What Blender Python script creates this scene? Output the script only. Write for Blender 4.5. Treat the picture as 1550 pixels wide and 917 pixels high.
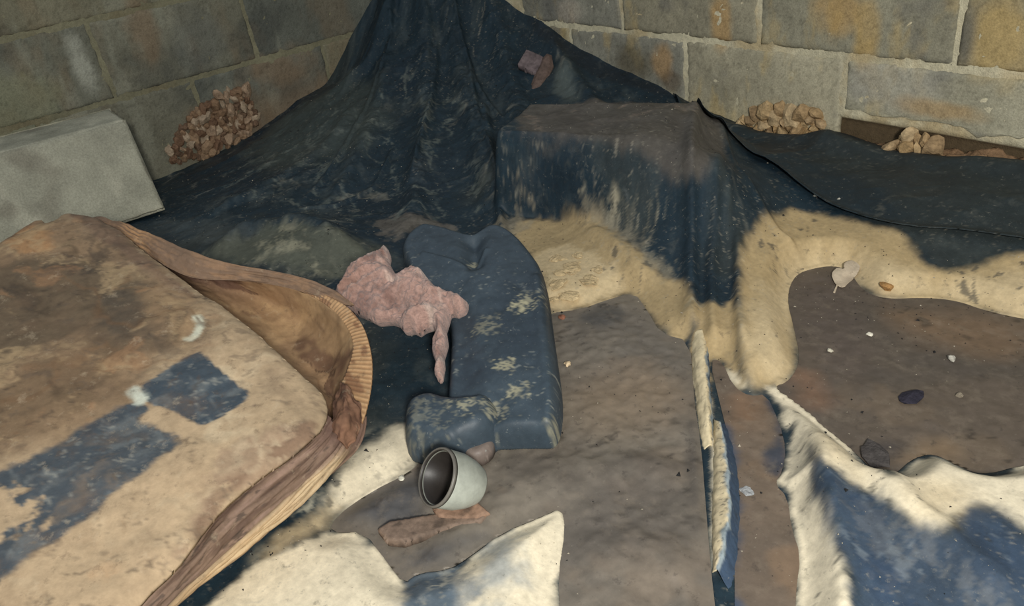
import bpy, math
import numpy as np
from mathutils import Vector

# ------------------------------------------------------------------ camera, world, lights
for o in list(bpy.data.objects): bpy.data.objects.remove(o)
SC = bpy.context.scene
FL, PITCH, ROLL, YAW = 1166.752, .5317183, -.15966507, 2.56602761
CAM = np.array([2.32040039, -1.39797745, .642658941])
Fw = np.array([math.cos(PITCH)*math.cos(YAW), math.cos(PITCH)*math.sin(YAW), -math.sin(PITCH)])
R0 = np.cross(Fw, [0, 0, 1]); R0 /= np.linalg.norm(R0); U0 = np.cross(R0, Fw)
Rt = R0*math.cos(ROLL)+U0*math.sin(ROLL); Up = -R0*math.sin(ROLL)+U0*math.cos(ROLL)
from mathutils import Matrix
cd = bpy.data.cameras.new('camera'); co = bpy.data.objects.new('camera', cd); SC.collection.objects.link(co)
cd.sensor_fit = 'HORIZONTAL'; cd.sensor_width = 36.0; cd.lens = FL/1550*36.0; cd.clip_start = .01
co.matrix_world = Matrix(((Rt[0], Up[0], -Fw[0], CAM[0]), (Rt[1], Up[1], -Fw[1], CAM[1]), (Rt[2], Up[2], -Fw[2], CAM[2]), (0, 0, 0, 1)))
SC.camera = co
SC.view_settings.view_transform = 'Standard'; SC.view_settings.look = 'None'
SC.view_settings.gamma = 1; SC.view_settings.exposure = 0.0
SC.view_settings.use_curve_mapping = False
w = bpy.data.worlds.new('world'); SC.world = w; w.use_nodes = True
w.node_tree.nodes['Background'].inputs[0].default_value = (.85, .92, 1.0, 1)
w.node_tree.nodes['Background'].inputs[1].default_value = .42
# the work lamp that is held beside the camera lens and lights the corner
ld = bpy.data.lights.new('work_lamp', 'AREA'); ld.shape = 'DISK'; ld.size = .16; ld.energy = 26; ld.color = (1, .97, .91)
lo = bpy.data.objects.new('work_lamp', ld); SC.collection.objects.link(lo)
LPOS = CAM - Fw*.55 + Rt*.14 + Up*(-.02)
lo.location = LPOS
tgt = np.array([1.0, -.55, .05])
lo.rotation_euler = Vector(tgt-LPOS).to_track_quat('-Z', 'Y').to_euler()

# ------------------------------------------------------------------ helpers
def ray(x, y): return Fw+Rt*(x-775)/FL-Up*(y-458.5)/FL
def az(x, y, z=0.0): d = ray(x, y); return CAM+(z-CAM[2])/d[2]*d
def aR(x, y, o=0.0): d = ray(x, y); return CAM+(o-CAM[1])/d[1]*d
def aL(x, y, o=0.0): d = ray(x, y); return CAM+(o-CAM[0])/d[0]*d
def s2l(c):
    c = np.asarray(c, float)/255
    return np.where(c <= .04045, c/12.92, ((c+.055)/1.055)**2.4)
rng = np.random.default_rng(7)
TAB = rng.random((256, 256))
def vnoise(x, y):
    xi = np.floor(x).astype(int); yi = np.floor(y).astype(int); fx = x-xi; fy = y-yi
    fx = fx*fx*fx*(fx*(fx*6-15)+10); fy = fy*fy*fy*(fy*(fy*6-15)+10)
    a = TAB[xi & 255, yi & 255]; b = TAB[(xi+1) & 255, yi & 255]; c = TAB[xi & 255, (yi+1) & 255]; d = TAB[(xi+1) & 255, (yi+1) & 255]
    return (a*(1-fx)+b*fx)*(1-fy)+(c*(1-fx)+d*fx)*fy
def fbm(x, y, s, o=4, g=.5, sx=0., rot=.5):            # ~ -1..1
    r = 0; a = 1; t = 0; x = x*s+sx+31.7; y = y*s+sx*1.7+17.3; c, n = math.cos(rot), math.sin(rot)
    for k in range(o):
        r = r+a*(vnoise(x, y)*2-1); t += a; a *= g
        x, y = (c*x-n*y)*2.03+5.1, (n*x+c*y)*2.03+9.7
    return r/t*1.5
def ridged(x, y, s, o=4, sx=0.):                       # 0..1 creases
    r = 0; a = 1; t = 0; x = x*s+sx+11.7; y = y*s+sx+3.3
    for k in range(o):
        r = r+a*(1-np.abs(vnoise(x, y)*2-1)*1.6).clip(0, 1)**2; t += a; a *= .5
        x, y = x*.87*2-y*.5*2+7.7, x*.5*2+y*.87*2+3.1
    return r/t
def sst(a, b, x):
    t = np.clip((x-a)/(b-a), 0, 1); return t*t*(3-2*t)
def seg_dist(P, A, B):
    d = B-A; t = np.clip(((P-A)@d)/max(d@d, 1e-12), 0, 1); q = A+t[:, None]*d
    return np.hypot(*(P-q).T), q, t
def sdf(P, poly, near=False, pad=.08):                 # signed distance, negative inside
    poly = np.asarray(poly, float); out = np.full(len(P), 9.); Q = P.copy()
    lo_, hi_ = poly.min(0)-pad, poly.max(0)+pad
    m = (P[:, 0] > lo_[0]) & (P[:, 0] < hi_[0]) & (P[:, 1] > lo_[1]) & (P[:, 1] < hi_[1])
    p = P[m]
    if not len(p): return (out, Q) if near else out
    best = np.full(len(p), 9.); bq = p.copy(); ins = np.zeros(len(p), bool)
    for i in range(len(poly)):
        A, B = poly[i], poly[(i+1) % len(poly)]
        d, q, _ = seg_dist(p, A, B); k = d < best; best[k] = d[k]; bq[k] = q[k]
        c = (A[1] > p[:, 1]) != (B[1] > p[:, 1])
        if A[1] != B[1]: ins ^= c & (p[:, 0] < (B[0]-A[0])*(p[:, 1]-A[1])/(B[1]-A[1])+A[0])
    best[ins] *= -1; out[m] = best; Q[m] = bq
    return (out, Q) if near else out
def pdist(P, line):                                    # distance to a polyline and its run 0..1
    best = np.full(len(P), 9.); run = np.zeros(len(P)); n = len(line)-1; side = np.zeros(len(P))
    for i in range(n):
        d, q, t = seg_dist(P, line[i], line[i+1]); k = d < best; best[k] = d[k]; run[k] = (i+t[k])/n
        e = line[i+1]-line[i]; side[k] = np.sign(e[0]*(P[k, 1]-line[i][1])-e[1]*(P[k, 0]-line[i][0]))
    return best, run, side
def smooth_poly(pts, n=3):
    p = np.asarray(pts, float)
    for _ in range(n):
        q = np.roll(p, -1, 0); p = np.stack([p*.75+q*.25, p*.25+q*.75], 1).reshape(-1, p.shape[1])
    return p
def smooth_line(pts, n=3):
    p = np.asarray(pts, float)
    for _ in range(n):
        a, b = p[:-1], p[1:]; m = np.stack([a*.75+b*.25, a*.25+b*.75], 1).reshape(-1, p.shape[1])
        p = np.vstack([p[:1], m, p[-1:]])
    return p

COL = SC.collection
def link(name, me, mat, parent=None):
    o = bpy.data.objects.new(name, me); COL.objects.link(o)
    if mat and not len(me.materials): me.materials.append(mat)
    if parent: o.parent = parent
    return o
def mesh(name, V, Fc, col=None, smooth=True):
    me = bpy.data.meshes.new(name); V = np.asarray(V, float); Fc = np.asarray(Fc)
    k = Fc.shape[1]
    me.vertices.add(len(V)); me.vertices.foreach_set('co', V.ravel().astype('f'))
    me.loops.add(Fc.size); me.loops.foreach_set('vertex_index', Fc.ravel().astype('i'))
    me.polygons.add(len(Fc)); me.polygons.foreach_set('loop_start', np.arange(0, Fc.size, k, dtype='i'))
    me.polygons.foreach_set('use_smooth', np.full(len(Fc), smooth))
    if col is not None:
        a = me.color_attributes.new('tint', 'FLOAT_COLOR', 'POINT')
        c = np.ones((len(V), 4)); c[:, :col.shape[1]] = col
        a.data.foreach_set('color', c.ravel().astype('f'))
    me.update(); me.validate(); return me
def tag(o, label=None, cat=None, group=None, kind=None):
    if label: o['label'] = label
    if cat: o['category'] = cat
    if group: o['group'] = group
    if kind: o['kind'] = kind
    return o
def empty(name, loc):
    o = bpy.data.objects.new(name, None); o.empty_display_size = .03; COL.objects.link(o); o.location = loc
    return o
def grid_faces(nu, nv, off=0):
    i = (np.arange(nu-1)[:, None]*nv+np.arange(nv-1)[None]).ravel()+off
    return np.stack([i, i+nv, i+nv+1, i+1], 1)
def compact(V, Fc, *arr):
    u, inv = np.unique(Fc, return_inverse=True)
    return (V[u], inv.reshape(Fc.shape))+tuple(a[u] for a in arr)
def rim(Fc):                                           # boundary edges, oriented
    E = np.concatenate([np.stack([Fc[:, i], Fc[:, (i+1) % 4]], 1) for i in range(4)])
    s = np.sort(E, 1); key = s[:, 0].astype(np.int64)*10**7+s[:, 1]
    _, idx, cnt = np.unique(key, return_index=True, return_counts=True)
    return E[idx[cnt == 1]]
def close(V, Fc, Vb, col):                             # top + bottom sheet + rim wall
    e = rim(Fc); n = len(V)
    F2 = np.vstack([Fc, Fc[:, ::-1]+n, np.stack([e[:, 1], e[:, 0], e[:, 0]+n, e[:, 1]+n], 1)])
    return np.vstack([V, Vb]), F2, (np.vstack([col, col]) if col is not None else None)

# ------------------------------------------------------------------ materials
def mat(name, rough=.85, scale=180., amt=.25, bump=.3, bdist=.002, spec=.3, wet_rough=None, tint=None, fine=900., speck=0., sheen=0., scuff=()):
    m = bpy.data.materials.new(name); m.use_nodes = True; nt = m.node_tree; N = nt.nodes; L = nt.links
    b = N['Principled BSDF']; b.inputs['Specular IOR Level'].default_value = spec
    g = N.new('ShaderNodeNewGeometry')
    if tint is None:
        a = N.new('ShaderNodeAttribute'); a.attribute_name = 'tint'; base = a.outputs['Color']; al = a.outputs['Alpha']
    else:
        a = N.new('ShaderNodeRGB'); a.outputs[0].default_value = (*s2l(tint), 1); base = a.outputs[0]; al = None
    n1 = N.new('ShaderNodeTexNoise'); n1.inputs['Scale'].default_value = scale; n1.inputs['Detail'].default_value = 6; n1.inputs['Roughness'].default_value = .65
    L.new(g.outputs['Position'], n1.inputs['Vector'])
    mr = N.new('ShaderNodeMapRange'); mr.inputs['From Min'].default_value = .3; mr.inputs['From Max'].default_value = .7
    mr.inputs['To Min'].default_value = 1-amt; mr.inputs['To Max'].default_value = 1+amt; L.new(n1.outputs['Fac'], mr.inputs['Value'])
    mx = N.new('ShaderNodeVectorMath'); mx.operation = 'SCALE'; L.new(base, mx.inputs[0]); L.new(mr.outputs[0], mx.inputs['Scale'])
    out = mx.outputs[0]
    if speck > 0:
        n2 = N.new('ShaderNodeTexNoise'); n2.inputs['Scale'].default_value = fine*.35; n2.inputs['Detail'].default_value = 3
        L.new(g.outputs['Position'], n2.inputs['Vector'])
        r2 = N.new('ShaderNodeMapRange'); r2.inputs['From Min'].default_value = .66; r2.inputs['From Max'].default_value = .76
        r2.inputs['To Max'].default_value = speck; L.new(n2.outputs['Fac'], r2.inputs['Value'])
        mm = N.new('ShaderNodeMix'); mm.data_type = 'RGBA'; L.new(r2.outputs[0], mm.inputs['Factor']); L.new(out, mm.inputs['A'])
        mm.inputs['B'].default_value = (.45, .42, .35, 1); out = mm.outputs['Result']
    for (sc_, lo_, hi_, k_, col_, dist_, off_) in scuff:      # scuffs and stains finer than the mesh
        n4 = N.new('ShaderNodeTexNoise'); n4.inputs['Scale'].default_value = sc_; n4.inputs['Detail'].default_value = 9; n4.inputs['Roughness'].default_value = .68; n4.inputs['Distortion'].default_value = dist_
        mp = N.new('ShaderNodeMapping'); mp.inputs['Location'].default_value = (off_, off_*2, 0); L.new(g.outputs['Position'], mp.inputs['Vector']); L.new(mp.outputs[0], n4.inputs['Vector'])
        r4 = N.new('ShaderNodeMapRange'); r4.inputs['From Min'].default_value = lo_; r4.inputs['From Max'].default_value = hi_; r4.inputs['To Max'].default_value = k_; L.new(n4.outputs['Fac'], r4.inputs['Value'])
        m4 = N.new('ShaderNodeMix'); m4.data_type = 'RGBA'; L.new(r4.outputs[0], m4.inputs['Factor']); L.new(out, m4.inputs['A'])
        m4.inputs['B'].default_value = (*s2l(col_), 1); out = m4.outputs['Result']
    L.new(out, b.inputs['Base Color'])
    if wet_rough is not None and al is not None:
        r = N.new('ShaderNodeMapRange'); r.inputs['To Min'].default_value = rough; r.inputs['To Max'].default_value = wet_rough
        L.new(al, r.inputs['Value']); L.new(r.outputs[0], b.inputs['Roughness'])
    else: b.inputs['Roughness'].default_value = rough
    if sheen: b.inputs['Sheen Weight'].default_value = sheen
    if bump:
        n3 = N.new('ShaderNodeTexNoise'); n3.inputs['Scale'].default_value = fine*.4; n3.inputs['Detail'].default_value = 5; n3.inputs['Roughness'].default_value = .6
        L.new(g.outputs['Position'], n3.inputs['Vector'])
        bp = N.new('ShaderNodeBump'); bp.inputs['Strength'].default_value = bump; bp.inputs['Distance'].default_value = bdist
        L.new(n3.outputs['Fac'], bp.inputs['Height']); L.new(bp.outputs[0], b.inputs['Normal'])
    return m
M = dict(
    block=mat('concrete_masonry', .95, 260, .22, .6, .002, .2),
    mortar=mat('mortar', .95, 120, .2, .7, .003, .2),
    sheet=mat('polyethylene_and_silt', .9, 130, .14, .22, .0008, .25, wet_rough=.48, speck=.10, fine=1100,
              scuff=[(28, .56, .72, .16, (130, 130, 120), .4, 0), (110, .61, .70, .40, (150, 146, 132), 0., 3), (60, .60, .70, .5, (46, 50, 52), 0., 9)]),
    mud=mat('murky_water', .6, 60, .12, .15, .0008, .3, wet_rough=.36, speck=.10, fine=900,
            scuff=[(40, .52, .68, .3, (138, 126, 110), .2, 0), (70, .58, .68, .5, (66, 60, 56), 0., 4)]),
    card=mat('wet_cardboard', .85, 120, .12, .3, .001, .25, fine=800, scuff=[(14, .50, .68, .32, (124, 100, 78), .2, 0), (60, .57, .68, .45, (92, 76, 62), 0., 5), (50, .58, .70, .28, (206, 188, 158), 0., 8)]),
    plastic=mat('grey_black_plastic', .5, 90, .14, .2, .0006, .35, scuff=[(20, .5, .7, .22, (88, 100, 108), .3, 0), (120, .62, .70, .6, (150, 152, 144), 0., 5)], speck=.12, fine=800),
    wool=mat('glass_wool', 1., 120, .35, .9, .004, .1, fine=600, sheen=.3),
    pipe=mat('pvc', .45, 90, .15, .15, .0006, .4),
    stone=mat('rubble_stone', .95, 150, .3, .9, .003, .2, fine=500),
    dirt=mat('dirt', .95, 40, .3, .9, .01, .2, tint=(96, 82, 64), fine=200),
    rust=mat('rusty_brown', .8, 120, .3, .5, .001, .3, fine=700),
    white=mat('pale_crumbs', .9, 100, .2, .3, .001, .2, tint=(166, 158, 140)),
    dark=mat('dark_crumbs', .9, 100, .3, .3, .001, .2, tint=(38, 38, 38)),
)
def lerpc(c, new, a): return c*(1-a[:, None])+s2l(new)[None]*a[:, None]

# ------------------------------------------------------------------ floor shape: height of the draped sheet over (x, y)
corner = 0
CP = []                                                # control points x, y, z
def cp(px, py, z): p = az(px, py, z); CP.append(p)
for p in [(560, 5), (530, 50), (490, 120), (440, 155), (380, 200), (300, 245), (245, 268)]: CP.append(aL(*p))
for p in [(760, 0), (830, 45), (900, 85), (1000, 130), (1030, 150), (1110, 185), (1160, 200), (1210, 212), (1265, 202), (1330, 225), (1400, 240), (1549, 250)]: CP.append(aR(*p))
for p in [(0.03, -.03, .47), (.16, -.10, .31), (.10, -.16, .31), (.25, -.25, .20), (.42, -.28, .13), (.30, -.42, .12), (.55, -.30, .095), (.55, -.55, .06), (.8, -.2, .07),
          (.3, -.7, .03), (.15, -.85, .0), (.8, -.55, .03), (.75, -.8, .01), (.4, -1.0, .0), (1.0, -.25, .06), (.1, -1.3, 0), (.1, -1.8, 0), (2.6, -.1, .05), (2.6, -1.8, 0), (1.2, -2, 0), (2.6, -1, 0), (1.9, -1.6, 0)]:
    CP.append(np.array(p))
for p in [(300, 330, .005), (420, 300, .03), (520, 330, .02), (620, 330, .01), (700, 340, .0), (360, 400, .03), (450, 350, .05), (560, 390, .02),
          (850, 340, .005), (900, 400, .012), (840, 420, .012), (960, 440, .0), (1000, 300, .075), (1000, 400, .02), (1045, 480, .005), (1050, 230, .15), (1100, 250, .10), (1090, 380, .03), (1150, 260, .06),
          (1180, 330, .03), (1160, 400, .02), (1140, 480, .015), (1170, 550, .01), (1240, 370, .02), (1330, 380, .015), (1450, 400, .01), (1540, 410, .015), (1300, 300, .035), (1420, 300, .045), (1520, 310, .05),
          (1220, 640, .012), (1290, 720, .02), (1400, 720, .02), (1480, 800, .02), (1540, 740, .018), (1300, 850, .015), (1250, 900, .01), (1400, 900, .01),
          (620, 560, .0), (600, 650, .004), (560, 720, .002), (450, 850, .005), (560, 880, .008), (700, 880, .006), (820, 850, .008), (820, 910, .006)]: cp(*p)
CP = np.array(CP)
def tps(r): return np.where(r > 1e-9, r*r*np.log(r+1e-12), 0)
A_ = tps(np.hypot(CP[:, None, 0]-CP[None, :, 0], CP[:, None, 1]-CP[None, :, 1]))+np.eye(len(CP))*6e-4
Pm = np.column_stack([np.ones(len(CP)), CP[:, :2]]); n_ = len(CP)
W_ = np.linalg.solve(np.block([[A_, Pm], [Pm.T, np.zeros((3, 3))]]), np.concatenate([CP[:, 2], np.zeros(3)]))
def base(P):
    r = W_[n_]+P@W_[n_+1:n_+3]
    for i in range(n_): r = r+W_[i]*tps(np.hypot(P[:, 0]-CP[i, 0], P[:, 1]-CP[i, 1]))
    return r
ZW1, ZW2, ZW3 = -.014, -.010, -.012
def pz(pts, z=0.): return np.array([az(x, y, z)[:2] for x, y in pts])
PUD1 = smooth_poly(pz([(1203, 415), (1235, 405), (1262, 402), (1285, 408), (1305, 440), (1340, 453), (1400, 450), (1450, 455), (1490, 470), (1560, 485), (1680, 500), (1700, 690), (1550, 702), (1490, 720), (1450, 706), (1415, 686), (1385, 692), (1365, 708), (1350, 721), (1325, 716), (1290, 680), (1240, 640), (1200, 608), (1168, 585), (1196, 577), (1212, 545), (1203, 500), (1190, 450)], ZW1), 2)
PUD2 = smooth_poly(pz([(830, 474), (880, 468), (915, 455), (960, 442), (980, 470), (1000, 505), (1045, 516), (1050, 600), (1062, 680), (1068, 760), (1076, 860), (1085, 940), (1085, 1040), (870, 1040), (848, 940), (845, 870), (856, 800), (850, 768), (820, 782), (760, 806), (706, 846), (680, 862), (630, 868), (612, 884), (585, 850), (552, 805), (497, 806), (510, 780), (560, 745), (620, 715), (645, 690), (690, 640), (760, 560)], ZW2), 1)
PUD3 = smooth_poly(pz([(1074, 545), (1092, 545), (1110, 585), (1135, 600), (1160, 596), (1180, 640), (1190, 680), (1184, 715), (1172, 732), (1192, 752), (1198, 800), (1212, 840), (1204, 900), (1200, 1040), (1112, 1040), (1112, 900), (1112, 760), (1110, 690), (1092, 620)], ZW3), 1)
LA = np.array([1.105, -.575]); LU = np.array([.866, .5]); LV = np.array([-.5, .866])
RIDGES = [  # pixel polyline, guessed z, height, half width, one-sided bias
    ([(1062, 215), (1050, 330), (1047, 450), (1048, 520), (1055, 600), (1066, 680), (1075, 730)], .0, .016, .012, .3),
    ([(1095, 300), (1078, 420), (1078, 540), (1082, 620)], .0, .010, .010, 0),
    ([(1083, 640), (1088, 700), (1087, 770), (1084, 860)], .0, .026, .012, .8),
    ([(1116, 380), (1117, 470), (1122, 540), (1133, 600)], .0, .012, .010, -.4),
    ([(1180, 590), (1215, 660), (1235, 710), (1250, 800), (1262, 917), (1270, 1000)], .0, .014, .022, .2),
    ([(1190, 590), (1260, 650), (1320, 720), (1380, 790), (1460, 860), (1540, 930)], .0, .012, .018, .2),
    ([(735, 170), (750, 250), (757, 340)], .04, .012, .010, .2),
    ([(680, 15), (700, 110), (725, 190), (745, 260)], .12, .020, .03, 0),
    ([(675, 20), (650, 110), (620, 200), (600, 300)], .12, .018, .03, 0),
    ([(672, 15), (600, 80), (540, 160), (470, 240)], .14, .016, .03, 0),
    ([(690, 15), (760, 70), (800, 160)], .15, .018, .03, 0),
    ([(695, 12), (800, 50), (900, 110), (1000, 150)], .15, .014, .022, 0),
    ([(688, 22), (700, 60), (716, 84), (756, 112)], .18, .008, .006, .3),
    ([(670, 85), (650, 130), (628, 170), (606, 205)], .13, .008, .007, .3),
    ([(712, 108), (722, 160), (742, 210), (757, 255)], .09, .007, .006, .3),
    ([(640, 30), (600, 100), (560, 130), (500, 190), (430, 250)], .12, .008, .007, .3),
    ([(600, 215), (560, 260), (500, 290), (440, 300)], .05, .006, .006, .3),
    ([(1070, 180), (1120, 260), (1180, 310), (1250, 340)], .08, .007, .007, .3),
    ([(1090, 190), (1110, 260), (1100, 330)], .08, .006, .006, .3),
    ([(250, 330), (360, 290), (480, 230), (560, 170)], .04, .012, .025, 0),
    ([(310, 380), (380, 345), (470, 338), (540, 375)], .04, .020, .03, 0),
    ([(860, 320), (900, 360), (960, 400), (1000, 470), (1020, 500)], .01, .010, .018, 0),
    ([(1120, 560), (1128, 585)], .0, .014, .01, 0),
    ([(1200, 445), (1215, 420), (1270, 400), (1310, 385)], .0, .006, .012, 0),
    ([(1260, 590), (1200, 600)], .0, .0, .01, 0),
]
RIDGES = [(pz(a, z), h, wd, b) for a, z, h, wd, b in RIDGES if h > 0]
def height(P):
    x, y = P.T; h = base(P)
    r = np.hypot(x, y); th = np.arctan2(-y, x)
    near = sst(1.0, .15, r)
    h = h+near*.024*fbm(th*3.2+.6*fbm(x, y, 4, 2), r*1.6, 1., 2)+near*.008*(ridged(th*4, r*1.5, 1., 1)-.4)
    # the hollow block that lies under the sheet
    q = P-LA; u = q@LU; v = q@LV
    du = np.maximum(-u, u-.30); dv = np.maximum(-v, v-.17)
    dd = np.maximum(du, dv); out = np.hypot(np.maximum(du, 0), np.maximum(dv, 0))+np.minimum(dd, 0)
    side = (.035+.11*sst(.06, .32, u))+sst(.0, .3, v)*.05
    top = .165+.003*fbm(x, y, 12)
    prof = 1-sst(-.008, 1., out/side*1.0)
    hb = h*(1-prof)+top*prof
    h = np.maximum(h, hb)
    for line, a, wd, b in RIDGES:
        d, run, sd = pdist(P, line)
        wv = wd*np.where(sd*np.sign(b) > 0, 1-abs(b)*.7, 1+abs(b)*.7) if b else wd
        taper = sst(-.02, .12, run)*sst(1.02, .86, run)
        h = h+a*taper*np.exp(-(d/wv)**2)*(1+.3*fbm(x, y, 25))
    wr = sst(2.2, .3, r)
    h = h+(.002+.006*wr)*(ridged(x, y, 5, 2)-.35)+(.0005+.0012*wr)*(ridged(x, y, 19, 3, 4.)-.3)+(.0003+.001*wr)*fbm(x, y, 30, 3)
    # basins filled with water
    for poly, zw, dep in ((PUD1, ZW1, .02), (PUD2, ZW2, .015), (PUD3, ZW3, .012)):
        s = sdf(P, poly, pad=.1)
        k = sst(.0, .045, s); hz = zw+np.maximum(h-zw, .002)*np.maximum(k, .06*sst(-.002, .004, s))
        h = np.where((s > 0) & (s < .045), np.maximum(hz, zw+.0004), h)
    for poly, zw, dep in ((PUD1, ZW1, .02), (PUD2, ZW2, .015), (PUD3, ZW3, .012)):
        s = sdf(P, poly, pad=.1)
        h = np.where(s > 0, h, zw-dep*sst(0, -.03, s)-.0045*sst(.001, -.004, s))
    return h
GX = np.arange(0, 2.9, .0028); GY = np.arange(-2.1, .0001, .0028)
G = np.stack(np.meshgrid(GX, GY, indexing='ij'), -1).reshape(-1, 2)
keepg = np.ones(len(G), bool)
# visible neighbourhood of the corner only
dq = np.column_stack([G, np.zeros(len(G))])-CAM; zz = dq@Fw
gpx = 775+FL*(dq@Rt)/np.maximum(zz, .05); gpy = 458.5-FL*(dq@Up)/np.maximum(zz, .05)
keepg = (zz > .1) & (gpx > -420) & (gpx < 1900) & (gpy < 1120)
H = np.zeros(len(G)); H[keepg] = height(G[keepg])
NX, NY = len(GX), len(GY)
HG = H.reshape(NX, NY)
def hat(P):
    P = np.atleast_2d(P); fx = np.clip(P[:, 0]/.0028, 0, NX-2); fy = np.clip((P[:, 1]-GY[0])/.0028, 0, NY-2)
    i = fx.astype(int); j = fy.astype(int); a = fx-i; b = fy-j
    return HG[i, j]*(1-a)*(1-b)+HG[i+1, j]*a*(1-b)+HG[i, j+1]*(1-a)*b+HG[i+1, j+1]*a*b
def hit(px, py):                                       # where a sight line meets the sheet (or a wall)
    d = ray(px, py); t = np.linspace(.3, 4, 900); X = CAM+t[:, None]*d
    ok = (X[:, 0] > 0) & (X[:, 1] < 0); last = X[ok][-1] if ok.any() else X[0]
    g = ok & (X[:, 2] <= hat(X[:, :2]))
    if g.any():
        k = np.argmax(g); a, b = t[max(k-1, 0)], t[k]
        for _ in range(14):
            m = (a+b)/2; p = CAM+m*d
            if p[2] <= hat(p[:2])[0]: b = m
            else: a = m
        return CAM+b*d
    return last
def hp(pts): return np.array([hit(x, y)[:2] for x, y in pts])

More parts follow.
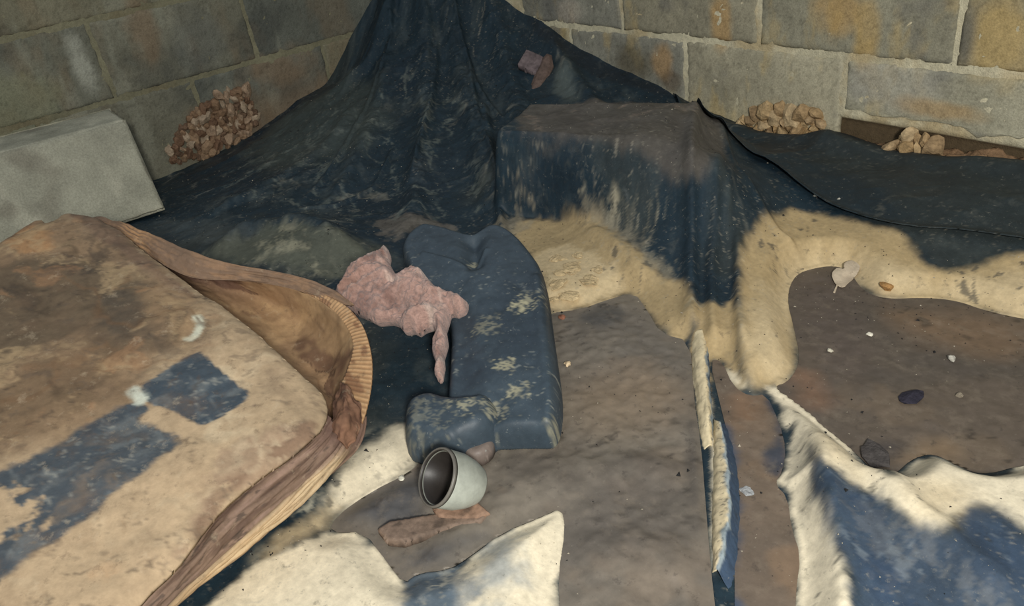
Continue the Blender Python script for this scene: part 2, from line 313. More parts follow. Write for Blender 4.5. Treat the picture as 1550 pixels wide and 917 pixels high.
# ------------------------------------------------------------------ paint on the sheet (dirt with a shape of its own, plus one painted shadow band)
SHEET = (32, 48, 57); DUST = (92, 100, 98); SILT = (200, 180, 142); PALE = (226, 214, 186); MUD = (112, 98, 82); OCHRE = (176, 154, 114); DEEP = (30, 44, 54)
LAY = [
 ((34, 42, 48), [(790, 10), (840, 38), (900, 80), (980, 120), (1030, 145), (960, 135), (880, 105), (820, 60)], .012, .006, 40, .9),  # dark shadow band beside the right wall, painted into the sheet colour
 ((104, 112, 106), [(842, 95), (868, 100), (885, 150), (850, 155), (835, 130)], .02, .02, 40, .5), # colour, polygon, softness, wobble, noise scale, opacity
 ((96, 98, 84), [(300, 390), (350, 352), (430, 335), (500, 338), (560, 372), (580, 400), (540, 430), (480, 420), (400, 405), (340, 400)], .02, .03, 25, .75),
 ((90, 96, 86), [(380, 215), (470, 150), (560, 120), (600, 160), (560, 230), (460, 250), (380, 270)], .05, .06, 12, .4),
 ((100, 92, 82), [(770, 205), (800, 160), (930, 155), (1060, 158), (1110, 230), (1070, 300), (1000, 260), (930, 215), (850, 208)], .012, .012, 40, .65),
 ((150, 140, 118), [(1030, 90), (1050, 140), (1060, 160), (1100, 175)], .01, .01, 40, .0),
 (OCHRE, [(772, 345), (800, 325), (870, 318), (920, 330), (960, 372), (1000, 420), (1048, 425), (1048, 520), (1010, 512), (985, 480), (960, 440), (920, 455), (880, 470), (840, 476), (820, 420), (800, 385)], .010, .009, 40, .9),
 (SILT, [(800, 385), (850, 370), (905, 380), (940, 420), (930, 450), (880, 468), (840, 476), (828, 440)], .012, .02, 45, .85),
 (OCHRE, [(1128, 360), (1165, 325), (1200, 312), (1290, 335), (1370, 348), (1380, 380), (1420, 412), (1480, 405), (1510, 395), (1560, 385), (1660, 380), (1680, 500), (1560, 490), (1480, 470), (1400, 452), (1330, 458), (1280, 405), (1200, 415), (1205, 540), (1190, 580), (1160, 590), (1130, 575), (1118, 480), (1118, 400)], .012, .012, 30, 1.),
 (SILT, [(1120, 470), (1160, 440), (1190, 400), (1290, 380), (1400, 425), (1520, 410), (1660, 420), (1680, 500), (1560, 490), (1480, 470), (1400, 452), (1330, 458), (1280, 405), (1205, 418), (1205, 540), (1190, 580), (1150, 590), (1122, 550)], .03, .03, 18, .85),
 (OCHRE, [(1050, 450), (1080, 462), (1114, 440), (1118, 480), (1122, 560), (1128, 588), (1110, 585), (1090, 540), (1070, 545), (1072, 600), (1082, 650), (1075, 680), (1062, 640), (1048, 540)], .008, .01, 50, .95),
 (PALE, [(1050, 540), (1066, 540), (1072, 600), (1078, 670), (1070, 676), (1058, 620)], .006, .006, 60, .9),
 (PALE, [(1086, 560), (1104, 560), (1124, 570), (1128, 590), (1112, 586)], .006, .006, 60, .8),
 (PALE, [(1079, 636), (1090, 640), (1093, 690), (1093, 770), (1088, 850), (1080, 862), (1077, 760), (1078, 690)], .004, .004, 60, .95),
 ((96, 120, 138), [(1093, 690), (1103, 720), (1104, 790), (1096, 840), (1091, 850), (1094, 770)], .004, .006, 60, .9),
 (PALE, [(1150, 585), (1180, 585), (1250, 640), (1300, 690), (1330, 718), (1355, 724), (1372, 706), (1415, 690), (1450, 706), (1490, 722), (1560, 700), (1700, 690), (1700, 860), (1560, 815), (1520, 775), (1480, 758), (1450, 770), (1440, 800), (1400, 800), (1350, 760), (1300, 730), (1262, 715), (1235, 690), (1225, 700), (1262, 800), (1290, 880), (1300, 1000), (1205, 1000), (1210, 840), (1196, 800), (1194, 752), (1172, 730), (1185, 715), (1205, 670), (1195, 630)], .007, .012, 30, 1.),
 (SILT, [(1225, 640), (1290, 690), (1320, 740), (1270, 715), (1240, 690)], .02, .01, 30, .5),
 (SILT, [(1370, 720), (1440, 725), (1480, 760), (1430, 790), (1380, 770)], .03, .01, 30, .6),
 ((64, 72, 82), [(1222, 660), (1236, 700), (1262, 790), (1290, 850), (1280, 860), (1248, 790), (1228, 715)], .006, .008, 50, .85),
 ((60, 74, 90), [(1240, 712), (1262, 715), (1300, 735), (1350, 775), (1400, 800), (1445, 800), (1470, 760), (1520, 775), (1560, 815), (1700, 870), (1700, 1020), (1320, 1020), (1300, 900), (1270, 800)], .014, .014, 40, .9),
 (PALE, [(1385, 795), (1430, 840), (1490, 890), (1550, 950), (1520, 940), (1450, 880), (1390, 825)], .004, .03, 110, .06),
 (SILT, [(1290, 750), (1340, 770), (1370, 830), (1350, 900), (1330, 850), (1300, 790)], .005, .035, 120, .05),
 ((46, 62, 82), [(1270, 730), (1320, 740), (1340, 780), (1300, 770)], .01, .02, 40, .5),
 ((46, 62, 82), [(1450, 780), (1520, 790), (1600, 860), (1560, 900), (1480, 850)], .02, .02, 40, .5),
 ((46, 62, 82), [(1300, 830), (1360, 850), (1380, 930), (1330, 920)], .012, .03, 60, .6),
 (PALE, [(500, 735), (540, 690), (570, 660), (600, 645), (640, 660), (680, 690), (640, 700), (590, 735), (520, 775), (490, 780)], .012, .012, 35, .95),
 (SILT, [(395, 840), (450, 790), (500, 765), (505, 785), (450, 820), (405, 850)], .014, .014, 40, .7),
 (PALE, [(320, 905), (400, 850), (500, 806), (545, 806), (575, 840), (610, 878), (612, 890), (640, 1000), (250, 1000)], .006, .010, 30, 1.),
 (PALE, [(780, 800), (850, 768), (858, 800), (846, 870), (842, 960), (820, 1000), (690, 1000), (700, 930), (680, 870), (710, 850), (740, 820)], .006, .008, 30, 1.),
 ((110, 128, 142), [(740, 820), (780, 800), (800, 850), (780, 900), (740, 900), (720, 860)], .018, .02, 40, .6),
 ((100, 112, 122), [(610, 885), (640, 870), (700, 850), (725, 880), (700, 930), (700, 1000), (640, 1000)], .01, .02, 40, .7),
 ((120, 124, 118), [(240, 330), (300, 375), (420, 350), (300, 330)], .03, .03, 30, .2),
 ((150, 140, 118), [(740, 345), (780, 320), (810, 330), (770, 365)], .012, .03, 60, .6),
 ((140, 132, 112), [(870, 318), (940, 320), (1000, 400), (1020, 420), (970, 390), (920, 340)], .014, .035, 70, .6),
 ((128, 118, 104), [(560, 330), (640, 325), (700, 345), (640, 350), (590, 370)], .012, .03, 60, .5),
]
def paint_sheet(P, strip=False, z=None):
    x, y = P.T
    if z is not None: x = x+.6*z; y = y-.95*z
    c = np.repeat(s2l(SHEET)[None], len(P), 0)
    n1 = fbm(x, y, 5, 5); n2 = fbm(x, y, 30, 5, .6, 3.); n3 = fbm(x, y, 110, 3, .6, 9.)
    c = lerpc(c, DEEP, sst(.0, .6, n1)*.6)
    c = lerpc(c, DUST, sst(.1, .8, fbm(x*.8+y*.3, y*1.3, 11, 6, .7, 20.))*.30)
    c = lerpc(c, (66, 68, 60), sst(.0, .7, fbm(x, y, 4, 4, .6, 77.))*.45)
    c = lerpc(c, (150, 146, 130), sst(.5, .85, ridged(x+.02*n2, y, 14, 4, 15.))*sst(.0, .6, fbm(x, y, 9, 4, .6, 61.))*.55)
    wet = np.full(len(P), .85)
    if not strip:
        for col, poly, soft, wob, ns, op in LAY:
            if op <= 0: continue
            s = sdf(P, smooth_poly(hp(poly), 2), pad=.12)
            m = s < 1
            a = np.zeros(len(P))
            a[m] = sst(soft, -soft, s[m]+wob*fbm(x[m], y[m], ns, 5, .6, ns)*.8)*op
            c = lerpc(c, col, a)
            if max(col) > 125: wet = wet*(1-.8*a)
    if not strip:
        # rubbed, scratched film low on the right; muddy mottling by the box
        for poly, col, lo_s, k in (([(1240, 712), (1300, 735), (1400, 800), (1445, 800), (1520, 775), (1700, 870), (1700, 1020), (1320, 1020)], (130, 138, 142), .44, .4), ([(300, 390), (430, 335), (560, 372), (580, 400), (480, 420), (340, 400)], (146, 142, 120), .28, .8),
                                   ([(400, 150), (560, 60), (720, 150), (740, 330), (560, 340), (300, 300)], (110, 116, 108), .36, .6), ([(600, 890), (720, 850), (800, 830), (780, 1000), (600, 1000)], (190, 186, 170), .32, .8), ([(770, 200), (800, 160), (1060, 158), (1080, 200)], (140, 124, 110), .34, .5),
                                   ([(820, 320), (900, 318), (1010, 400), (1060, 500), (1040, 330), (960, 250)], (168, 160, 136), .38, .75), ([(380, 850), (500, 760), (560, 700), (560, 660), (480, 740), (380, 830)], (206, 200, 176), .3, .7)):
            sd_ = sdf(P, hp(poly), pad=.12)
            m = sd_ < .03; xx, yy = x[m], y[m]
            wv = .012*fbm(xx, yy, 30, 3, .6, 2.)
            a = np.zeros(len(P)); a[m] = sst(lo_s, .75, ridged(xx*.9+wv, yy*1.1-wv, 16, 5, 25.)+.25*fbm(xx, yy, 140, 3, .7, 12.))*sst(.03, -.03, sd_[m])*k*sst(-.5, .2, fbm(xx, yy, 14, 3, .6, 19.))
            c = lerpc(c, col, a)
    # scuffs, pale streaks and flecks
    sp = sst(.5, .8, fbm(x*.9-y*.4, y*1.3+x*.5, 150, 4, .75, 40.))*sst(-.1, .5, fbm(x, y, 9, 3, .6, 4.))
    c = lerpc(c, (176, 168, 148), sp*.3)
    st = sst(.80, .97, ridged(x-y*.3, y*.8+x*.3, 13, 4, 5.))*sst(.0, .5, fbm(x, y, 8, 3, .5, 66.))
    c = lerpc(c, (120, 124, 122), st*.4)
    bright = c[:, 0] > .22
    c = np.where(bright[:, None], c*(1+.12*n1+.10*n2+.06*n3)[:, None], c*(1+.2*n2+.1*n3)[:, None])
    dk = sst(.62, .85, fbm(x, y, 75, 3, .6, 71.))*sst(.0, .6, fbm(x, y, 7, 2, .5, 14.))
    c = np.where(bright[:, None], lerpc(c, (70, 70, 66), dk*.7), c)
    return np.column_stack([c.clip(0.004, .9), wet])

ff = grid_faces(NX, NY); kf = keepg[ff].all(1); Vs = np.column_stack([G, H])
V, Fc, = compact(Vs, ff[kf])[:2]
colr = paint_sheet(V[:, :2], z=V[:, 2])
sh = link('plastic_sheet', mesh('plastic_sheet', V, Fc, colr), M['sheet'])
tag(sh, 'large black plastic sheet draped from the corner down over the floor, streaked with tan silt', 'plastic sheet')

# second sheet along the right wall, its lower edge lapping over the first
def clip_patch(poly, zfn, step, paint, thick=.0, orient=None, lo=None):
    """grid clipped to a closed outline in x, y; edge vertices are moved onto the outline"""
    mn, mx_ = poly.min(0)-step*2, poly.max(0)+step*2
    a = np.arange(mn[0], mx_[0], step); b = np.arange(mn[1], mx_[1], step)
    P = np.stack(np.meshgrid(a, b, indexing='ij'), -1).reshape(-1, 2)
    s, q = sdf(P, poly, True, pad=step*3)
    k = s < step*1.12; Fq = grid_faces(len(a), len(b)); Fq = Fq[k[Fq].all(1)]
    P = np.where((s > -step*.3)[:, None] & (s < step*1.2)[:, None], q, P)
    s = np.minimum(s, 0)*(s < -step*.3)
    P, Fq, s = compact(P, Fq, s)
    return P, Fq, s
strip = [(1062, 166), (1110, 212), (1165, 250), (1200, 280), (1235, 306), (1270, 326), (1330, 345), (1385, 355), (1450, 357), (1550, 372), (1680, 392), (1800, 400)]
sl = smooth_line(hp(strip), 2)
sp_ = np.vstack([sl, [[2.35, sl[-1][1]], [2.35, -.002], [1.03, -.002]]])
P, Fq, s = clip_patch(sp_, None, .0035, None)
x, y = P.T
zt = hat(P)+.004+.010*np.exp(-(s/.012)**2)*(y < -.02)+.008*(ridged(x, y, 6, 3, 2.)-.2)*sst(0, -.03, s)
zt = zt+.016*np.exp(-((y+.05-.02*fbm(x, x*0, 5))/.03)**2)
c = paint_sheet(P, True); c[:, :3] = lerpc(c[:, :3], (36, 45, 48), np.full(len(P), .5))
Vt = np.column_stack([P, zt])
Vt, Fq, c = close(Vt, Fq, Vt-[0, 0, .0012], c)
o = link('plastic_sheet', mesh('wall_strip_sheet', Vt, Fq, c), M['sheet'])
tag(o, 'dark narrow sheet strip along the foot of the right wall, with a curled lower edge', 'plastic sheet')

# ------------------------------------------------------------------ murky puddles
def puddle(name, poly, zw, label, cols, group=None, spots=(), rel=.0008, folds=()):
    P, Fq, s = clip_patch(poly, None, .004, None); x, y = P.T
    c = np.repeat(s2l(cols[0])[None], len(P), 0)
    c = lerpc(c, cols[1], sst(-.3, .6, fbm(x, y, 6, 4, .55, 2.))*.7)
    c = lerpc(c, cols[2], sst(.15, .7, fbm(x, y, 11, 4, .6, 31.))*.5)
    for col, pp, soft, op in spots:
        d = sdf(P, smooth_poly(pz(pp, zw), 2), pad=.2); a = np.where(d < 1, sst(soft, -soft, d+.012*fbm(x, y, 20, 4))*op, 0); c = lerpc(c, col, a)
    d2 = sst(.6, .8, fbm(x, y, 55, 3, .6, 8.))*sst(0, .6, fbm(x, y, 8, 2, .5, 70.)); c = lerpc(c, (50, 46, 42), d2*.6)
    c = c*(1+.1*fbm(x, y, 90, 3, .7))[:, None]
    z = zw+.0018*fbm(x, y, 12, 3)*sst(0, -.04, s)+(rel*(ridged(x, y, 45, 4, 6.)-.3)+rel*.6*fbm(x, y, 90, 3))*sst(-.004, -.03, s)
    for ln, hh, wd in folds:
        d_, rn_, _ = pdist(P, pz(ln, zw)); z = z+hh*np.exp(-(d_/wd)**2)*sst(0, .2, rn_)*sst(1, .8, rn_)*sst(0, -.02, s)
    o = link(name, mesh(name, np.column_stack([P, z]), Fq, np.column_stack([c, np.full(len(P), .6)])), M['mud'])
    tag(o, label, 'puddle', group); return o
puddle('muddy_puddle', PUD1, ZW1, 'wide dark brown puddle lying in the silted hollow on the right', [(96, 86, 76), (84, 78, 72), (110, 96, 80)],
       spots=[((92, 82, 76), [(1200, 420), (1300, 420), (1320, 600), (1250, 560), (1210, 500)], .03, .6), ((130, 106, 82), [(1310, 460), (1550, 485), (1560, 560), (1400, 520)], .03, .6), ((128, 100, 80), [(1190, 560), (1240, 560), (1260, 620), (1220, 610)], .02, .7),
              ((140, 118, 92), [(1340, 700), (1400, 660), (1450, 680), (1400, 700)], .02, .6), ((62, 60, 62), [(1300, 670), (1340, 660), (1390, 670), (1345, 705)], .015, .6)])
puddle('muddy_puddle', PUD2, ZW2, 'grey brown mud puddle spreading right of the black plastic canister', [(120, 112, 100), (104, 98, 90), (130, 116, 100)], rel=.0022,
       folds=[([(860, 720), (940, 700), (1040, 705)], .006, .02), ([(870, 850), (960, 830), (1060, 870)], .007, .03), ([(640, 850), (760, 760), (900, 690)], .008, .03), ([(510, 795), (620, 750), (700, 790)], .006, .02), ([(1051, 530), (1053, 610), (1056, 700), (1062, 790), (1066, 830)], .010, .006)],
       spots=[((92, 86, 80), [(850, 720), (1040, 700), (1070, 860), (960, 830), (850, 860)], .04, .7), ((136, 118, 96), [(860, 560), (1030, 560), (1040, 640), (870, 660)], .05, .6), ((70, 72, 76), [(500, 800), (560, 745), (640, 715), (650, 790), (600, 800)], .02, .8),
              ((64, 66, 70), [(600, 850), (660, 820), (760, 800), (700, 850), (620, 870)], .012, .7), ((62, 64, 66), [(860, 480), (930, 455), (960, 480), (900, 500)], .012, .6), ((90, 82, 74), [(740, 700), (860, 650), (900, 690), (800, 740)], .03, .5),
              ((84, 78, 72), [(1040, 640), (1052, 640), (1066, 800), (1050, 800)], .01, .7), ((74, 68, 62), [(850, 720), (960, 690), (1040, 700), (1030, 715), (950, 708), (860, 740)], .01, .5)])
puddle('muddy_puddle', PUD3, ZW3, 'narrow brown puddle in the trough between the upright fold and silt ridge', [(112, 98, 84), (98, 88, 78), (134, 110, 86)],
       spots=[((56, 74, 96), [(1092, 640), (1108, 650), (1120, 760), (1118, 960), (1085, 960), (1090, 850), (1100, 760)], .008, .85), ((136, 106, 80), [(1095, 590), (1150, 600), (1165, 650), (1110, 650)], .02, .6),
              ((52, 62, 76), [(1165, 600), (1192, 640), (1195, 690), (1178, 730), (1165, 700), (1172, 650)], .008, .85)])

# ------------------------------------------------------------------ upright folds of the sheet between the puddles
def curve(pts, n):
    W = smooth_line(np.array([az(*p) for p in pts]), 3); L = np.r_[0, np.cumsum(np.linalg.norm(np.diff(W, axis=0), axis=1))]
    t = np.linspace(0, L[-1], n); return np.column_stack([np.interp(t, L, W[:, k]) for k in range(3)])
def loft(name, curves, n, m_, paint, mt, parent, disp=None, thick=.004):
    C = np.array([curve(c, n) for c in curves]); k = len(C)
    tt = np.linspace(0, k-1, m_); W = np.zeros((m_, n, 3))
    for i, t in enumerate(tt):                          # Catmull-Rom across the rows
        j = min(int(t), k-2); f = t-j; p0, p1, p2, p3 = C[max(j-1, 0)], C[j], C[j+1], C[min(j+2, k-1)]
        W[i] = .5*((2*p1)+(-p0+p2)*f+(2*p0-5*p1+4*p2-p3)*f*f+(-p0+3*p1-3*p2+p3)*f**3)
    U_ = np.repeat(np.linspace(0, 1, n)[None], m_, 0); V_ = np.repeat(np.linspace(0, 1, m_)[:, None], n, 1)
    gu = np.gradient(W, axis=1); gv = np.gradient(W, axis=0); N = np.cross(gu, gv); N /= np.linalg.norm(N, axis=2, keepdims=True)+1e-12
    flip = 1 if ((CAM-W[m_//2, n//2])@N[m_//2, n//2]) > 0 else -1; N = N*flip
    if disp is not None: W = W+N*disp(U_, V_)[..., None]
    c = paint(U_.ravel(), V_.ravel())
    V2, F2, c2 = close(W.reshape(-1, 3), grid_faces(m_, n), (W-N*thick).reshape(-1, 3), c)
    if flip > 0: F2 = F2[:, ::-1]
    return link(name, mesh(name, V2-np.array(parent.location), F2, c2), mt, parent)
def p_fold(v0, v1):
    def f(u, v):
        q = v+.10*fbm(u*14, v*1.5, 1, 4, .6); c = np.repeat(s2l((214, 198, 162))[None], len(u), 0)*(1+.10*fbm(u*9, v, 1.5, 4))[:, None]
        c = lerpc(c, (120, 140, 152), sst(v0, v0+.12, q)*.85); c = lerpc(c, (48, 66, 88), sst(v1, v1+.1, q)*.95)
        c = lerpc(c, (40, 50, 60), sst(.45, .7, fbm(u*40, v*5, 2, 3, .7, 4.))*.7*np.exp(-((v-v0)/.12)**2)); return np.column_stack([c.clip(.01, .9), u*0])
    return f
loft('fold', [[(1079, 634, -.010), (1078, 700, -.012), (1077, 780, -.012), (1077, 868, -.014)],
              [(1083, 636, .000), (1085, 700, .002), (1085, 780, .002), (1081, 864, -.006)],
              [(1090, 638, .006), (1099, 690, .010), (1103, 745, .011), (1100, 800, .009), (1086, 862, -.003)],
              [(1093, 640, .000), (1106, 695, .002), (1110, 750, .002), (1108, 810, .001), (1096, 880, -.008)],
              [(1098, 640, -.013), (1116, 700, -.013), (1121, 760, -.013), (1118, 820, -.013), (1110, 900, -.014)]], 160, 30, p_fold(.40, .56), M['sheet'], sh, lambda U, V: .0012*fbm(U*10, V*2, 2, 3), .001)
loft('fold', [[(1044, 500, -.010), (1049, 580, -.013), (1056, 640, -.013), (1062, 684, -.014)],
              [(1052, 500, -.001), (1056, 580, .000), (1063, 640, -.001), (1068, 678, -.006)],
              [(1064, 498, .003), (1068, 580, .004), (1074, 640, .003), (1077, 674, -.005)],
              [(1072, 500, -.010), (1075, 580, -.013), (1081, 640, -.013), (1082, 684, -.014)]], 110, 22, p_fold(.72, .86), M['sheet'], sh, lambda U, V: .0012*fbm(U*8, V*2, 2, 3), .001)

# ------------------------------------------------------------------ walls of concrete blocks
BH = .2032; BW = .4064
wl = tag(empty('wall_left', (0, -1.2, 0)), kind='structure')
wr = tag(empty('wall_right', (1.2, 0, 0)), kind='structure')
def paint_wall(a, z, side, tint, key):
    """a = distance from the corner, z = height"""
    c = np.repeat(s2l(tint)[None], len(a), 0); s0 = 50*side+key*3.3
    n = fbm(a, z, 9, 5, .6, s0); c = c*(1+.22*n)[:, None]
    if side == 0:
        c = lerpc(c, (128, 108, 82), sst(.1, .8, fbm(a*1.6, z*.7, 6, 4, .6, 5.))*.35)
        c = lerpc(c, (150, 150, 132), sst(.25, .8, fbm(a*2, z*.5+a*.6, 8, 5, .6, 9.))*.4)
        c = lerpc(c, (70, 72, 68), sst(.2, .8, fbm(a, z, 5, 4, .6, 15.))*.5)
        low = sst(.17, .02, z); c = lerpc(c, (146, 116, 84), low*sst(1.0, .4, a)*.6)
        for (a0, z0, ra, rz, col, op) in SPOTL: c = lerpc(c, col, sst(1.2, .4, np.hypot((a-a0)/ra, (z-z0)/rz)+.35*fbm(a, z, 14, 4, .6, 3.))*op)
    else:
        c = lerpc(c, (176, 156, 110), sst(.2, .75, fbm(a*1.8, z*.8, 7, 5, .65, 25.))*.65)
        c = lerpc(c, (100, 100, 98), sst(.15, .7, fbm(a, z, 7, 4, .6, 35.))*.5)
        c = c*(1+.28*sst(.21, .19, z)*sst(.8, 1.3, a))[:, None]; c = lerpc(c, (206, 194, 156), sst(.09, .02, z+.03*fbm(a, z, 20, 3))*.5)
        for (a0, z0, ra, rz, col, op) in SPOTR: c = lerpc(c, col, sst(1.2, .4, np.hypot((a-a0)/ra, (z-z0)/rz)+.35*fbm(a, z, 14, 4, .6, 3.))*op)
    pit = sst(.3, .8, fbm(a, z, 190, 2, .6, s0)); c = c*(1-.22*pit)[:, None]
    return c.clip(.01, .9)
def wp(fn, px, py, r1, r2, col, op):
    p = fn(px, py); return ((-p[1] if fn is aL else p[0]), p[2], r1, r2, col, op)
SPOTL = [wp(aL, 330, 190, .11, .07, (128, 96, 72), .8), wp(aL, 125, 100, .03, .09, (176, 176, 160), .7), wp(aL, 215, 45, .05, .12, (134, 110, 84), .5), wp(aL, 430, 100, .12, .06, (146, 122, 94), .5), wp(aL, 20, 160, .12, .1, (140, 140, 110), .5), wp(aL, 300, 60, .1, .08, (100, 102, 96), .5)]
SPOTR = [wp(aR, 1090, 35, .03, .07, (186, 150, 96), .7), wp(aR, 1270, 15, .05, .06, (188, 152, 92), .6), wp(aR, 1310, 50, .03, .08, (188, 158, 100), .6), wp(aR, 1510, 60, .05, .10, (186, 160, 104), .7), wp(aR, 1460, 60, .02, .06, (90, 92, 90), .6),
         wp(aR, 1000, 95, .04, .05, (184, 148, 100), .7), wp(aR, 1350, 130, .12, .05, (176, 172, 156), .6), wp(aR, 1420, 165, .08, .02, (176, 144, 96), .6), wp(aR, 960, 95, .08, .05, (100, 92, 72), .7), wp(aR, 860, 15, .06, .04, (196, 184, 164), .5), wp(aR, 1015, 125, .05, .03, (96, 80, 62), .6)]  # brown spot above the sheet edge paints soft shadow and dirt together
def wall_block(side, a0, a1, z0, z1, key, tint, step, chip=0):
    D = .018; n = max(int((a1-a0)/step), 4); m_ = max(int((z1-z0)/step), 3)
    a = np.linspace(a0, a1, n+1); z = np.linspace(z0, z1, m_+1)
    A, Z = [t.ravel() for t in np.meshgrid(a, z, indexing='ij')]
    e = np.minimum(np.minimum(A-a0, a1-A), np.minimum(Z-z0, z1-Z))
    hgt = -.0035*sst(.007, 0, e)+.0012*fbm(A, Z, 40, 4, .6, key)-.0015*sst(.3, .8, fbm(A, Z, 120, 2, .6, key))
    edge = (e < 1e-6)
    Ao = A+np.where((A == a0) | (A == a1), .0018*fbm(A*3, Z, 30, 3, .6, key), 0); Zo = Z+np.where((Z == z0) | (Z == z1), .0018*fbm(A, Z*3, 30, 3, .6, key+5), 0)
    if chip: Zo = Zo+np.where(Z < z0+.03, (.02*(1+fbm(A, A*0, 9, 4, .6, 2.)))*(1-(Z-z0)/.03).clip(0, 1), 0)
    T = hgt; B = np.full(len(A), -D)
    f_ = grid_faces(n+1, m_+1); c = paint_wall(A, Z, side, tint, key)
    if side: V = np.column_stack([Ao, -T, Zo]); Vb = np.column_stack([Ao, -B, Zo])
    else: V = np.column_stack([T, -Ao, Zo]); Vb = np.column_stack([B, -Ao, Zo])
    V2, F2, c2 = close(V, f_, Vb, c)
    if side == 0: F2 = F2[:, ::-1]
    par = wr if side else wl
    V2 = V2-np.array(par.location)
    return link('concrete_block', mesh('concrete_block', V2, F2, c2), M['block'], par)
J = .0055
TL = [(112, 112, 98), (118, 116, 100), (104, 106, 96), (122, 118, 98)]; TR_ = [(146, 142, 122), (152, 146, 124), (140, 138, 124), (160, 150, 122)]
key = 0
for side, off, tints in ((0, .631-BW, TL), (1, .865-BW, TR_)):
    for row in range(4):
        z0, z1 = row*BH-.0, (row+1)*BH
        st = off-(BW/2 if row % 2 == 0 else 0)
        k = 0
        while st+k*BW < 2.45:
            a0, a1 = st+k*BW, st+(k+1)*BW; k += 1
            if a1 < .05: continue
            a0 = max(a0, .0); key += 1
            vis = row < 3 and a1 < (1.7 if side == 0 else 2.3)
            zb = z0+J
            if side == 1 and row == 0 and a0 > 1.3: zb = .075
            elif row == 0: zb = z0-.05
            j2 = J*(.75 if side == 0 else .9)
            wall_block(side, a0+j2, a1-j2, zb, z1-J, key*1.3, tints[(key*7+row) % 4], .005 if vis else .02, chip=(side == 1 and row == 0 and a0 > 1.3))
# mortar bed behind and between the blocks
def mortar(side, tint):
    n, m_ = 360, 140; a = np.linspace(0, 2.5, n); z = np.linspace(-.12, .83, m_)
    A, Z = [t.ravel() for t in np.meshgrid(a, z, indexing='ij')]
    n1 = fbm(A, Z, 12, 5, .6, 3.+side); hgt = -.0028+.0022*fbm(A, Z, 30, 4, .6, side*9.)
    if side: hgt = np.where((A > 1.36) & (Z < .085), -.014, hgt)
    c = np.repeat(s2l(tint)[None], len(A), 0)*(1+.2*n1)[:, None]
    c = lerpc(c, (120, 110, 84) if side == 0 else (182, 158, 112), sst(.1, .7, fbm(A, Z, 8, 4, .6, 44.))*.6)
    if side: c = np.where(((A > 1.36) & (Z < .085))[:, None], s2l((92, 78, 58)), c)  # shadow gap under the raised blocks, darkened in the mortar colour
    V = np.column_stack([A, -hgt, Z]) if side else np.column_stack([hgt, -A, Z])
    Vb = np.column_stack([A, A*0+.06, Z]) if side else np.column_stack([A*0-.06, -A, Z])
    V2, F2, c2 = close(V, grid_faces(n, m_), Vb, c)
    if side == 0: F2 = F2[:, ::-1]
    par = wr if side else wl
    link('mortar', mesh('mortar', V2-np.array(par.location), F2, c2), M['mortar'], par)
mortar(0, (128, 124, 100)); mortar(1, (206, 198, 168))

# dirt floor under everything
n = 120; a = np.linspace(-.05, 3.2, n); b = np.linspace(-2.6, .05, n)
A, B = [t.ravel() for t in np.meshgrid(a, b, indexing='ij')]
Vf = np.column_stack([A, B, -.075+.008*fbm(A, B, 5, 4)])
fl = link('floor', mesh('floor', Vf, grid_faces(n, n)), M['dirt']); tag(fl, kind='structure')

# ------------------------------------------------------------------ rubble lumps
def lump(seed, sub=3, rough=.3, sq=(1, 1, .8)):
    import bmesh
    bm = bmesh.new(); bmesh.ops.create_icosphere(bm, subdivisions=sub, radius=1)
    V = np.array([v.co[:] for v in bm.verts]); Fc = np.array([[v.index for v in f.verts] for f in bm.faces]); bm.free()
    r = np.random.default_rng(seed); d = np.zeros(len(V))
    for _ in range(9):                                  # facet cuts give broken faces
        nrm = r.normal(size=3); nrm /= np.linalg.norm(nrm); k = V@nrm; lim = r.uniform(.55, .85)
        V = V-nrm*np.maximum(k-lim, 0)[:, None]*.85
    n = fbm(V[:, 0]+V[:, 2]*.7, V[:, 1]-V[:, 2]*.5, 1.6, 4, .6, seed*1.7); V = V*(1+rough*n)[:, None]*np.array(sq)
    return V, Fc, n
LC = {}
def lump_mesh(kind, k, cols, sub=2):
    if (kind, k) not in LC:
        V, Fc, n = lump(k*13+len(kind), sub)
        c = np.repeat(s2l(cols[k % len(cols)])[None], len(V), 0)*(1+.3*n)[:, None]
        LC[(kind, k)] = mesh('stone_'+kind, V, Fc, c.clip(.01, .9), smooth=False)
    return LC[(kind, k)]
r = np.random.default_rng(3)
def rubble(side, px_poly, count, size, cols, kind, par, out=.0, name='stone'):
    poly = np.array(px_poly, float); lo_, hi_ = poly.min(0), poly.max(0); pts = []
    t = 0
    while len(pts) < count and t < 4000:
        t += 1; q = r.uniform(lo_, hi_)
        if sdf(q[None], poly, pad=50)[0] > 0: continue
        sz = r.uniform(*size); p = (aR if side else aL)(q[0], q[1])
        if any(np.linalg.norm(p-o_) < (sz+s_)*.46 for o_, s_ in pts): continue
        pts.append((p, sz))
    for i, (p, sz) in enumerate(pts):
        o = link(name, lump_mesh(kind, i % 6, cols), M['stone'], par)
        off = np.array([0, -out, 0]) if side else np.array([out, 0, 0])
        o.location = p+off*r.uniform(.3, 1)-np.array(par.location); o.rotation_euler = r.uniform(0, 6, 3)
        o.scale = np.array([sz, sz*r.uniform(.7, 1), sz*r.uniform(.6, 1)])
RL = [(158, 134, 110), (134, 108, 84), (172, 152, 128), (120, 94, 74), (150, 124, 98), (112, 90, 72)]
rubble(0, [(268, 200), (300, 165), (345, 135), (375, 135), (388, 175), (382, 200), (340, 225), (300, 240), (262, 250), (255, 232)], 150, (.011, .026), RL, 'left', wl, .004)
RR = [(180, 154, 114), (168, 140, 100), (190, 166, 128), (160, 134, 98), (176, 150, 114), (150, 126, 94)]
